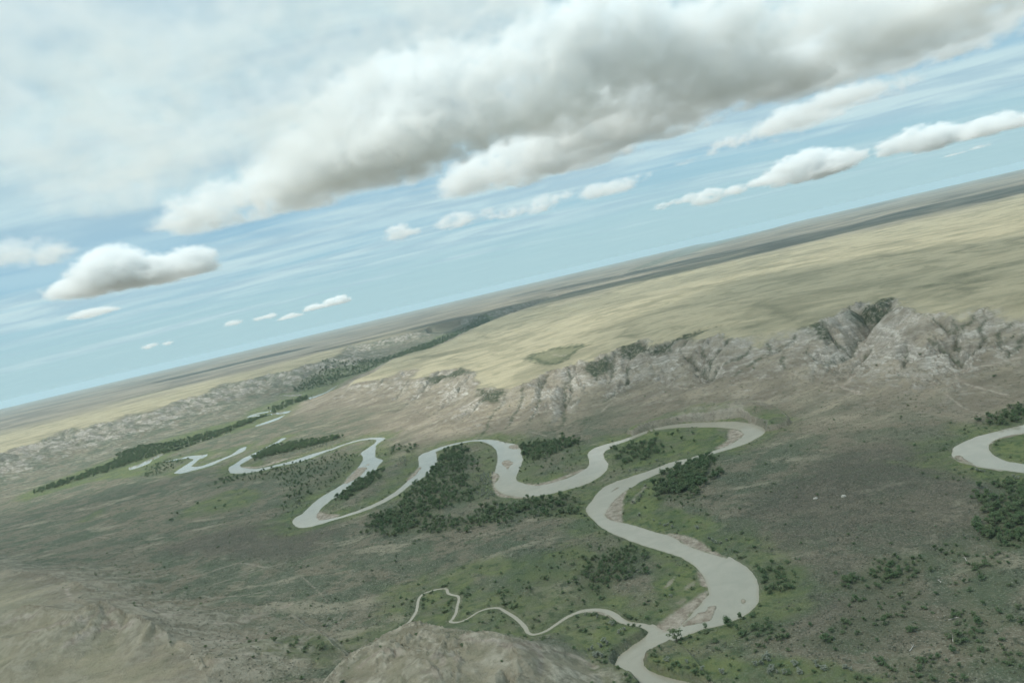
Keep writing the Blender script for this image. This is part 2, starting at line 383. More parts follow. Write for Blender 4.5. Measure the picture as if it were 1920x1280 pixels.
hill_px = [(560, 1420), (610, 1310), (628, 1280), (649, 1250), (685, 1227), (708, 1212), (732, 1203), (762, 1194), (797, 1190), (836, 1192), (872, 1203), (916, 1204), (961, 1207), (1005, 1211), (1041, 1219), (1071, 1228), (1094, 1236)]
HX0 = ground(960, 1210, 40)[0]; HX1 = ground(1150, 1262, 4)[0]
def zp_hill(x, y): return 42.0 - 40.0 * smooth(HX0, HX1, x) ** .8
hill_r = rim_points(hill_px, zp_hill)
P3 = hill_r + [tuple(gpts([(1125, 1250)], 4)[0]), tuple(gpts([(1160, 1275)], 2)[0]), tuple(gpts([(1190, 1330)], 2)[0]), (60, 250), (-60, 200), (-170, 260)]
spur_px = [(-260, 1020), (-90, 1060), (0, 1074), (60, 1084), (127, 1098), (150, 1120), (128, 1137), (190, 1146), (212, 1150), (225, 1163), (290, 1168), (306, 1186), (330, 1215), (375, 1245), (390, 1290), (380, 1400)]
def zp_spur(x, y): return 50.0 + 0 * x
spur_r = rim_points(spur_px, zp_spur)
P4 = spur_r + [(-150, 200), (-600, 150), (-1500, 500)]

# ----------------------------------------------------------------- the land: one polar sheet out to the horizon
AZ_D = 57.0
az = np.concatenate([np.linspace(-180, -AZ_D, 42)[:-1], np.arange(-AZ_D, AZ_D, 0.112), np.linspace(AZ_D, 180, 42)])
az = np.radians(az)
rr = [15.0, 60.0, 120.0, 180.0, 230.0]
while rr[-1] < 110000:
    r = rr[-1]
    d = min(r * r / (255 * 747) * 1.35, max(1.3, r * 0.0034))
    if r < 300: d = max(d, 1.0)
    if r > 7000: d = r * 0.012
    rr.append(r + d)
rr = np.array(rr)
NR, NA = len(rr), len(az)
R2, A2 = np.meshgrid(rr, az, indexing='ij')
X = (R2 * np.sin(A2)).astype(np.float32); Y = (R2 * np.cos(A2)).astype(np.float32)
R2 = R2.astype(np.float32)
print('terrain', NR, NA, NR * NA)

def grad(Z):
    gr = np.gradient(Z, rr, axis=0)
    ga = np.gradient(Z, az, axis=1) / R2
    s, c = np.sin(A2), np.cos(A2)
    return (gr * s + ga * c).astype(np.float32), (gr * c - ga * s).astype(np.float32)

near = R2 < 9000
def wob(P, n=3, amp=0.0):
    return spline(P, n)
def sdf_on(P, reach, sel=None):
    o = np.full(X.shape, 1e4, np.float32)
    if sel is None:
        return sdf(X, Y, P, reach)
    o[sel] = sdf(X[sel], Y[sel], P, reach)
    return o

warpx = fbm(X, Y, 70, 3, 3) * 16; warpy = fbm(X, Y, 70, 3, 9) * 16
sd1 = sdf(X + warpx, Y + warpy, P1, 1500)
sd2 = sdf(X + warpx * 2, Y + warpy * 2, P2, 2500)
sd3 = sdf(X + warpx * .3, Y + warpy * .3, spline(P3, 2), 500)
sd4 = sdf(X + warpx * .4, Y + warpy * .4, spline(P4, 2), 600)

def wall(sd, zp, w1, w2, a=0.68):
    s = np.maximum(sd, 0)
    out = zp * (a * np.exp(-(s / w1) ** 1.35) + (1 - a) * np.exp(-s / w2))
    ins = zp * (1 - 0.10 * np.exp(np.minimum(sd, 0) / 45.0))
    return np.where(sd > 0, out * 0.90, ins)

big = fbm(X, Y, 900, 4, 21)
Z1 = wall(sd1, zp_near(X, Y) + big * 7 * smooth(0, -400, sd1), 84 + 30 * smooth(300, -200, X), 210, 0.66)
Z2 = wall(sd2, zp_left(X, Y) + big * 10 * smooth(0, -600, sd2), 150, 380, 0.64)
Z3 = wall(sd3, zp_hill(X, Y), 34, 60, 0.8)
Z4 = wall(sd4, 50.0 + 14 * smooth(0, -300, sd4), 60, 190, 0.62)
floor_z = 2.6 + fbm(X, Y, 160, 4, 5) * 1.6
Z = np.maximum(np.maximum(Z1, Z2), np.maximum(Z3, Z4))
Z = np.where(Z < 40, np.sqrt(Z * Z + 2.0), Z) + floor_z * np.exp(-np.minimum(Z, 80) / 25)
# far tableland relief, low lines of hills towards the horizon
far = smooth(5500, 12000, R2) * (smooth(0, -500, sd2) + smooth(0, -500, sd1)).clip(0, 1)
ridge = 1 - np.abs(fbm(X, Y * 1.6, 5200, 4, 31)) * 2.2
Z = Z + far * (ridge * 34 - 12 + fbm(X, Y, 1500, 4, 33) * 16)

# foreground and spur crests
def crest(pxs, z, wdt, hgt, sharp=1.3):
    P = gpts(pxs, z)
    o = np.zeros(X.shape, np.float32)
    s = R2 < 1500
    d, _ = seg_dist(X[s], Y[s], spline(P, 3, False), False)
    o[s] = hgt * np.exp(-(d / wdt) ** sharp)
    return o
Z += crest(pix('g', [(-200, 740), (0, 690), (120, 650), (200, 632), (330, 650), (420, 660), (560, 625), (630, 612)]), 58, 20, 14, 1.0)
Z += crest(pix('g', [(-100, 860), (200, 830), (370, 812), (450, 775), (560, 720), (620, 692), (760, 700), (880, 745)]), 56, 18, 16, 1.0)
Z += crest(pix('g', [(100, 990), (330, 900), (520, 800), (620, 700)]), 52, 26, 9, 1.1)
Z += crest(pix('h', [(470, 1075), (560, 1090), (640, 1070), (700, 1100), (800, 1180), (900, 1260)]), 44, 20, 4, 1.3)
Z += crest(pix('h', [(560, 1040), (800, 990), (930, 985), (1040, 1030)]), 42, 24, 3, 1.5)
Z += crest(pix('h', [(880, 1150), (980, 1070), (1100, 1060), (1300, 1100), (1500, 1130)]), 40, 22, 4, 1.4)
Z -= crest(pix('h', [(680, 1060), (800, 1080), (900, 1110), (960, 1080)]), 42, 9, 5, 1.6)
Z -= crest(pix('h', [(1330, 1280), (1500, 1240), (1540, 1160), (1520, 1090)]), 38, 8, 5, 1.5)
# bluffs along the outside of the big loop
cut = crest(pix('4', [(620, 150), (900, 60), (1100, 25), (1300, 15), (1500, -5), (1650, -20), (1780, 20), (1860, 100)]), 8, 20, 5.5, 2.0)
Z += cut
hill_knob = crest(pix('d', [(1100, 790), (1180, 740), (1250, 790)]), 20, 34, 9, 1.4)
Z += hill_knob

# where a sight line first meets the land
def hits(pxs):
    out = []
    for px, py in pxs:
        d = ray(px, py); h = math.hypot(d[0], d[1]); a = math.atan2(d[0], d[1])
        j = int(np.clip(np.searchsorted(az, a), 1, NA - 1))
        col_z = Z[:, j] - drop(rr)
        below = np.nonzero((CAM_H + d[2] / h * rr < col_z) & (rr > 200))[0]
        r = rr[below[0]] if len(below) else 30000.0
        out.append((math.sin(a) * r, math.cos(a) * r))
    return np.array(out)
# the ravines one can pick out in the bluffs, measured on the photograph: points, depth, half width
ravines = [
    (pix('e', [(925, 262), (880, 345), (800, 440), (720, 510), (660, 590), (560, 660), (480, 700)]), 22, 36),
    (pix('e', [(640, 330), (720, 370), (800, 440)]), 12, 26), (pix('e', [(780, 310), (850, 340), (880, 345)]), 10, 20),
    (pix('e', [(810, 580), (750, 640), (710, 690), (670, 745)]), 13, 24), (pix('e', [(1012, 590), (1005, 650), (1008, 735)]), 12, 20),
    (pix('e', [(1160, 395), (1260, 440), (1320, 510), (1325, 590), (1345, 700)]), 17, 30), (pix('e', [(1310, 395), (1320, 450), (1322, 520)]), 11, 20),
    (pix('e', [(1440, 385), (1370, 440), (1325, 520)]), 10, 18), (pix('e', [(1510, 385), (1480, 450), (1490, 540), (1440, 600), (1385, 660), (1345, 700)]), 13, 24),
    (pix('e', [(1150, 560), (1240, 600), (1310, 650), (1345, 700)]), 11, 22), (pix('e', [(1650, 370), (1590, 470), (1600, 550), (1650, 610), (1665, 650)]), 13, 26),
    (pix('e', [(1750, 480), (1720, 560), (1670, 620)]), 11, 22), (pix('e', [(370, 560), (410, 630), (490, 665), (570, 640), (650, 595)]), 11, 22),
    (pix('e', [(480, 430), (520, 500), (570, 560), (650, 592)]), 12, 24), (pix('e', [(320, 480), (260, 545), (150, 605), (40, 650)]), 12, 26),
    (pix('e', [(120, 520), (150, 570), (150, 605)]), 9, 20), (pix('e', [(230, 610), (228, 660), (236, 715)]), 8, 15),
    (pix('d', [(930, 480), (1000, 535), (1060, 580), (1120, 640), (1155, 662)]), 15, 28), (pix('d', [(1000, 400), (960, 440), (930, 480)]), 9, 18),
    (pix('d', [(1090, 400), (1060, 450), (1080, 500), (1120, 560), (1115, 605)]), 10, 20), (pix('d', [(1250, 395), (1200, 450), (1140, 530), (1112, 600)]), 10, 20),
    (pix('d', [(1370, 395), (1330, 460), (1240, 530), (1150, 590), (1130, 640)]), 11, 22), (pix('d', [(1480, 440), (1400, 500), (1310, 580), (1270, 612)]), 12, 24),
    (pix('d', [(1280, 285), (1100, 320), (960, 370), (830, 420), (760, 480), (690, 540), (620, 590)]), 16, 34), (pix('d', [(670, 410), (735, 455), (755, 485)]), 9, 20),
    (pix('d', [(540, 440), (500, 540), (505, 610), (470, 680)]), 11, 26), (pix('d', [(600, 560), (590, 670), (520, 730), (440, 790)]), 10, 24),
    (pix('d', [(330, 560), (250, 640), (200, 700), (195, 800), (180, 920), (120, 970)]), 12, 30), (pix('d', [(250, 750), (195, 840)]), 6, 14),
    (pix('d', [(830, 560), (835, 640), (845, 700)]), 7, 20), (pix('d', [(110, 600), (60, 680), (20, 740)]), 9, 26),
    (pix('b', [(1130, 400), (1080, 470), (1000, 560), (940, 610), (880, 640)]), 12, 30), (pix('b', [(1230, 495), (1180, 560), (1110, 630), (1070, 665)]), 9, 22),
    (pix('b', [(1310, 505), (1280, 570), (1220, 630), (1190, 700), (1150, 740)]), 10, 24), (pix('b', [(950, 400), (880, 460), (840, 520), (760, 580), (700, 620)]), 10, 28),
    (pix('b', [(780, 445), (740, 500), (700, 545), (640, 570)]), 9, 24), (pix('b', [(640, 450), (600, 490), (560, 520)]), 8, 22), (pix('b', [(1640, 380), (1655, 450), (1660, 520), (1620, 600), (1600, 690), (1540, 725)]), 11, 28),
    (pix('b', [(1400, 470), (1390, 560), (1340, 640), (1300, 700)]), 8, 24), (pix('b', [(1480, 440), (1500, 520), (1470, 600), (1430, 680)]), 8, 24),
]
Zb = Z.copy()
RV = np.zeros(X.shape, np.float32); RB = np.zeros(X.shape, np.float32)
wigx = fbm(X, Y, 26, 3, 51) * 9; wigy = fbm(X, Y, 26, 3, 53) * 9
for P, dep, hw in ravines:
    G = spline(hits(P), 3, False)
    lo, hi = G.min(0) - 2 * hw - 20, G.max(0) + 2 * hw + 20
    s = (X > lo[0]) & (X < hi[0]) & (Y > lo[1]) & (Y < hi[1])
    xs, ys = X[s] + wigx[s], Y[s] + wigy[s]
    best = np.full(xs.shape, 0, np.float32); bd = np.full(xs.shape, 1e3, np.float32)
    n_ = len(G) - 1
    for k in range(n_):
        ax, ay = G[k]; ex, ey = G[k + 1] - G[k]; L = ex * ex + ey * ey + 1e-9
        t_ = np.clip(((xs - ax) * ex + (ys - ay) * ey) / L, 0, 1)
        d_ = np.hypot(xs - ax - t_ * ex, ys - ay - t_ * ey)
        u_ = (k + t_) / n_
        f_ = smooth(-.08, .3, u_) * (1 - .75 * smooth(.6, 1.0, u_))
        best = np.maximum(best, dep * f_ * np.maximum(0, 1 - d_ / (hw * (.55 + .6 * u_))) ** 1.15)
        bd = np.minimum(bd, d_ / (.35 + .65 * f_))
    RV[s] = np.maximum(RV[s], best); RB[s] = np.maximum(RB[s], smooth(6.5, .6, bd + fbm(X[s], Y[s], 16, 2, 57) * 5) * (dep > 7))
Z = np.maximum(Z - RV, np.minimum(Zb, 3.0))

# gullies: stripes that follow the slope, octave by octave
def gully(Z, mask, lam, amp, seed, keep=0.02):
    gx, gy = grad(Z)
    s = mask > 0.02
    gm = np.sqrt(gx * gx + gy * gy)[s]
    k = 1.0 / (gm + 0.05)
    dx = (-gy[s] * k); dy = (gx[s] * k)
    px = X[s] / lam; py = Y[s] / lam
    ix = np.floor(px); iy = np.floor(py)
    fx = px - ix; fy = py - iy
    acc = np.zeros(px.shape, np.float32); wt = np.zeros(px.shape, np.float32)
    for i in (-1, 0, 1, 2):
        for j in (-1, 0, 1, 2):
            hx = hsh(ix + i, iy + j, seed) * 0.6; hy = hsh(ix + i, iy + j, seed + 5) * 0.6
            vx = fx - i - hx + 0.3; vy = fy - j - hy + 0.3
            w = np.exp(-(vx * vx + vy * vy) * 2.0)
            acc += np.cos((vx * dx + vy * dy) * (2 * PI)) * w
            wt += w
    e = acc / wt
    e = 2 * np.sqrt(np.clip((e + 1) * 0.5, 0, 1)) - 1.0
    out = Z.copy()
    a = amp * mask[s] * np.minimum(gm * 3.0, 1.0)
    out[s] += e * a
    E = np.zeros(Z.shape, np.float32); E[s] = e * np.minimum(mask[s] * gm * 3, 1)
    return out, E

slope_zone = lambda sd, a, b, c, d: smooth(a, b, sd) * (1 - smooth(c, d, sd))
patchy = 0.65 + 0.5 * fbm(X, Y, 260, 3, 41)
g1 = slope_zone(sd1, -45, 8, 110, 380) * np.maximum(patchy, .72)
g2 = slope_zone(sd2, -60, 30, 420, 900) * patchy * 1.5
g3 = slope_zone(sd3, -200, 2, 40, 110) * 0.09
g4 = slope_zone(sd4, -320, -10, 140, 330) * 0.5
GM = np.clip(np.maximum(np.maximum(g1, g2), np.maximum(g3, g4)), 0, 1.8)
Z, E1 = gully(Z, GM * (R2 < 8000), 125, 13.0, 101)
Z, E2 = gully(Z, GM * (R2 < 8000), 56, 7.5, 201)
Z, E3 = gully(Z, GM * (R2 < 6000), 26, 3.6, 301)
Z, E4 = gully(Z, GM * (R2 < 3500), 12, .8, 401)
Z += fbm(X, Y, 40, 3, 61) * 0.5 * smooth(3000, 500, R2)
# the shallow hollow on the tableland
hol = hits(pix('d', [(-40, 505), (0, 482), (60, 464), (130, 444), (220, 430), (320, 422), (330, 432), (275, 458), (240, 490), (200, 520), (150, 545), (90, 547), (30, 537), (-10, 522)]))
sdh = sdf(X, Y, spline(hol, 3), 300)
Z -= 4.0 * smooth(20, -25, sdh)

# the river bed
river_g = gpts(river_px)
sdr = sdf(X, Y, river_g, 400)
for P in river_segs_px:
    sdr = np.minimum(sdr, sdf(X, Y, gpts(P), 250))
sdl = sdf(X, Y, gpts(loop_px), 400)
sel = (R2 < 1500)
sdc = np.full(X.shape, 1e4, np.float32)
d2 = np.full(sel.sum(), 1e9, np.float32)
xs, ys = X[sel], Y[sel]
for k in range(len(creek_g) - 1):
    ax, ay = creek_g[k]; bx, by = creek_g[k + 1]
    ex, ey = bx - ax, by - ay; L = ex * ex + ey * ey + 1e-9
    t = np.clip(((xs - ax) * ex + (ys - ay) * ey) / L, 0, 1)
    np.minimum(d2, np.hypot(xs - ax - t * ex, ys - ay - t * ey) - (creek_wg[k] + t * (creek_wg[k + 1] - creek_wg[k])), out=d2)
sdc[sel] = d2
edge = fbm(X, Y, 12, 4, 71) * 2.6
sdw0 = np.minimum(sdr, sdl)
sdw = np.minimum(sdw0 + edge * smooth(0, 6, np.abs(sdw0) + 2), sdc + edge * 0.12)
bars = np.full(X.shape, 1e4, np.float32)
for P in bars_px:
    np.minimum(bars, sdf(X, Y, spline(gpts(P), 3), 60), out=bars)
bars += edge * 0.6
shore = np.full(X.shape, 1e4, np.float32)
for P in shores_px:
    np.minimum(shore, sdf(X, Y, spline(gpts(P), 3), 80), out=shore)
shore += edge * 1.2
bankw = 3.0 + 3.0 * smooth(-.3, .4, fbm(X, Y, 60, 2, 77))
cap = 1.1 + 0.4 * fbm(X, Y, 90, 2, 79) + 0.018 * np.maximum(sdw, 0) + (np.maximum(sdw, 0) / 42.0) ** 2
keep = np.maximum(smooth(1.0, 4.0, cut), np.maximum(smooth(60, 20, sd3), smooth(120, 40, sd4)))
cap = cap + keep * 200
low = np.minimum(Z, cap)
land = np.maximum(low, 0.8)
sandy = smooth(2.0, -1.5, shore)
land = land * (1 - sandy) + np.minimum(land, 0.45 + 0.2 * edge) * sandy
Zc = np.where(sdw > 0, land * smooth(0, 1, sdw / bankw) + 0.02, -1.6 * smooth(0, 5, -sdw) - 0.02)
barz = 0.28 * smooth(1.0, -2.5, bars)
Zc = np.where((sdw < 2) & (bars < 1.0), np.maximum(Zc, barz - 0.05), Zc)
valley = sdw < 1e3
Z = np.where(valley, Zc, Z)
Zland = Z.copy()
Z = Z - drop(R2)

# ----------------------------------------------------------------- what grows where (masks carried by the land's own points)
gx, gy = grad(Zland)
slope = np.sqrt(gx * gx + gy * gy)
n1 = fbm(X, Y, 35, 4, 81); n2 = fbm(X, Y, 140, 4, 83); n3 = fbm(X, Y, 12, 3, 85)
gully_sum = E1 * .5 + E2 * .35 + E3 * .25
bare = smooth(0.20, 0.50, slope + n1 * 0.16 + n3 * 0.08) * np.clip(GM * 1.6, 0, 1)
bare = np.maximum(bare, 0.4 * smooth(0.25, 0.6, slope) * (cut > 1.0))
bare = np.maximum(bare, np.clip(GM, 0, 1) * smooth(0.12, 0.5, n3 + n1 * .8 + 0.1) * 0.7)
bluff_zone = np.maximum(slope_zone(sd1, -60, 0, 300, 420), slope_zone(sd2, -80, 0, 800, 950))
bare = bare * np.where(bluff_zone > .3, 1.0, .75)
bare = np.maximum(bare, .95 * smooth(-.15, .30, n1 + n3 * .5) * np.maximum(smooth(15, -5, sd3) * smooth(-260, -120, sd3), .5 * smooth(40, -10, sd4)))
strata = bluff_zone
ribs = smooth(-.35, .45, E2 * .6 + E3 * .55 + E1 * .2)
bare = bare * np.where(bluff_zone > .3, .52 + .75 * ribs, .55 + .55 * ribs)
ravine = np.maximum(smooth(-0.1, -0.6, E1 * .5 + E2 * .5 + n3 * .15) * smooth(0.1, .5, GM), RB * .8)     # shrubs in the gully bottoms, plus gully and hillside shading painted into the colour
green = smooth(60, 4, sdw + n1 * 40 + n2 * 30) * (slope < 0.5)
green = np.maximum(green, smooth(15, -10, sdh + n1 * 14) * 0.55)
sand = np.maximum(sandy * smooth(-.55, .1, n3 + .35), smooth(1.0, -1.0, bars))
sand = np.maximum(sand, smooth(-0.5, -2, -sdw) * smooth(2.6, 1.0, sdw) * 0.35)
for P, w, st in pale_lines_px:
    G = hits(P)
    lo, hi = G.min(0) - 30, G.max(0) + 30
    s = (X > lo[0]) & (X < hi[0]) & (Y > lo[1]) & (Y < hi[1])
    d, _ = seg_dist(X[s], Y[s], spline(G, 3, False), False)
    sand[s] = np.maximum(sand[s], st * smooth(w, w * .3, d + n3[s] * w * 1.2 + n1[s] * w * .6))
sand = np.where(sdw < -1.5, np.where(bars < 0, sand, 0.2), sand)
plat = np.maximum(smooth(8, -8, sd1 + n1 * 12 + RV * 1.2), smooth(20, -30, sd2 + n1 * 30))
farm = smooth(5000, 7600, R2 + big * 1800)
draw = smooth(.07, .0, np.abs(fbm(X, Y, 700, 4, 87))) * smooth(-.3, .1, fbm(X, Y, 1500, 2, 89)) * plat * smooth(0, -120, np.minimum(sd1, sd2)) * (R2 < 9000)
plat = np.maximum(plat, 0.30 * smooth(10, -30, sd3 + n1 * 25)); plat = np.maximum(plat, 0.42 * smooth(10, -60, sd4 + n1 * 60))
ped = np.maximum(np.maximum(.9 * smooth(20, -20, sd3 + n1 * 20) * smooth(-.35, .2, n2 + n1 * .6), .8 * smooth(80, -10, sd4 + n2 * 60)), smooth(480, 150, sd1 + n2 * 120), smooth(1000, 400, sd2 + n2 * 150)) * (1 - plat)
def blob(pxs, soft, nz=1.0, z=0.0):
    P = spline(gpts(pxs, z), 2)
    d = sdf(X, Y, P, 300)
    return smooth(soft, -soft, d + (n1 * 22 + n2 * 18) * nz)
meadow = blob(pix('5', [(480, 520), (620, 400), (780, 440), (880, 600), (700, 740), (530, 860), (380, 840), (560, 720)]), 10)
meadow = np.maximum(meadow, blob(pix('4', [(440, 860), (520, 720), (640, 660), (820, 560), (800, 860), (1000, 940), (1250, 1060), (1300, 1160), (800, 1160), (460, 1040)]), 8))
meadow = np.maximum(meadow, blob(pix('4', [(330, 380), (700, 210), (1000, 165), (1350, 165), (1430, 220), (1400, 300), (1200, 390), (900, 470), (600, 570), (400, 560)]), 8))
meadow = np.maximum(meadow, blob(pix('5', [(100, 880), (400, 880), (460, 920), (330, 1020), (230, 1150), (120, 1140), (60, 1060)]), 8))
meadow = np.maximum(meadow, blob(pix('5', [(440, 1130), (800, 1120), (1355, 1160), (1500, 1290), (800, 1290), (500, 1200)]), 8, .6))
meadow = np.maximum(meadow, blob(pix('i', [(0, 1190), (200, 1180), (450, 1210), (680, 1270), (700, 1330), (0, 1330)]), 5, .5))
meadow = np.maximum(meadow, blob(pix('6', [(760, 640), (820, 560), (1000, 490), (1400, 440), (1800, 500), (1800, 860), (1200, 850), (900, 760)]), 4, .3))
meadow = np.maximum(meadow, blob(pix('6', [(200, 800), (500, 900), (900, 990), (1500, 1100), (1500, 1280), (900, 1180), (450, 980)]), 5, .5))
meadow = np.maximum(meadow, .8 * blob(pix('h', [(980, 600), (1130, 540), (1500, 490), (1700, 420), (1886, 380), (1886, 560), (1500, 700), (1250, 620)]), 12))
meadow = np.maximum(meadow, .8 * blob(pix('g', [(1000, 110), (1090, 40), (1300, -60), (1480, -20), (1400, 40), (1250, 80), (1100, 100)]), 14))
meadow = np.maximum(meadow, .75 * blob(pix('h', [(1530, 960), (1700, 880), (1886, 850), (1886, 1150), (1700, 1060)]), 8))
meadow = np.maximum(meadow, .7 * blob(pix('a', [(420, 1040), (500, 1000), (580, 950), (520, 1020)]), 8))
meadow = np.maximum(meadow, .95 * blob(pix('f', [(0, 830), (100, 700), (400, 590), (700, 430), (1100, 320), (1500, 150), (1900, 10), (1900, 40), (1200, 330), (760, 490), (420, 680), (100, 820)]), 25))
meadow = np.maximum(meadow, .95 * blob(pix('a', [(100, 880), (500, 720), (900, 570), (1400, 430), (1500, 400), (1600, 420), (1000, 620), (850, 750), (500, 800), (150, 900)]), 25))
meadow = np.maximum(meadow, .65 * blob(pix('h', [(-400, 1290), (-200, 1180), (60, 1100), (330, 1000), (520, 940), (640, 950), (480, 1050), (330, 1130), (230, 1290)]), 8, .6))
green = np.clip(np.maximum(green * .85, meadow), 0, 1)
fringe = smooth(9, 1.5, sdc + n3 * 5) * smooth(.0, 1.0, sdc)
dark = blob(pix('i', [(0, 420), (400, 120), (800, 40), (1060, 100), (1230, 240), (1240, 380), (800, 340), (300, 420)]), 40)
dark = np.maximum(dark, .8 * blob(pix('i', [(-20, 640), (150, 420), (700, 300), (1240, 380), (1230, 580), (900, 610), (520, 640), (200, 660)]), 40))
dark = np.maximum(dark, .7 * blob(pix('i', [(240, 850), (500, 820), (900, 820), (1060, 900), (1000, 1100), (600, 1150), (250, 1100)]), 25))
dark = np.maximum(dark, blob(pix('i', [(100, 620), (700, 600), (900, 720), (760, 840), (300, 760)]), 18) * .6)
dark = np.maximum(dark, blob(pix('g', [(900, 300), (1300, 180), (1700, 110), (1900, 180), (1700, 330), (1400, 360)]), 25))
dark = np.maximum(dark, .9 * blob(pix('h', [(-400, 1290), (-200, 1180), (60, 1090), (330, 1000), (520, 940), (640, 950), (480, 1050), (330, 1130), (230, 1290)]), 8, .5))
dark = np.maximum(dark, blob(pix('h', [(780, 740), (960, 720), (960, 880), (880, 1000), (700, 940)]), 8))

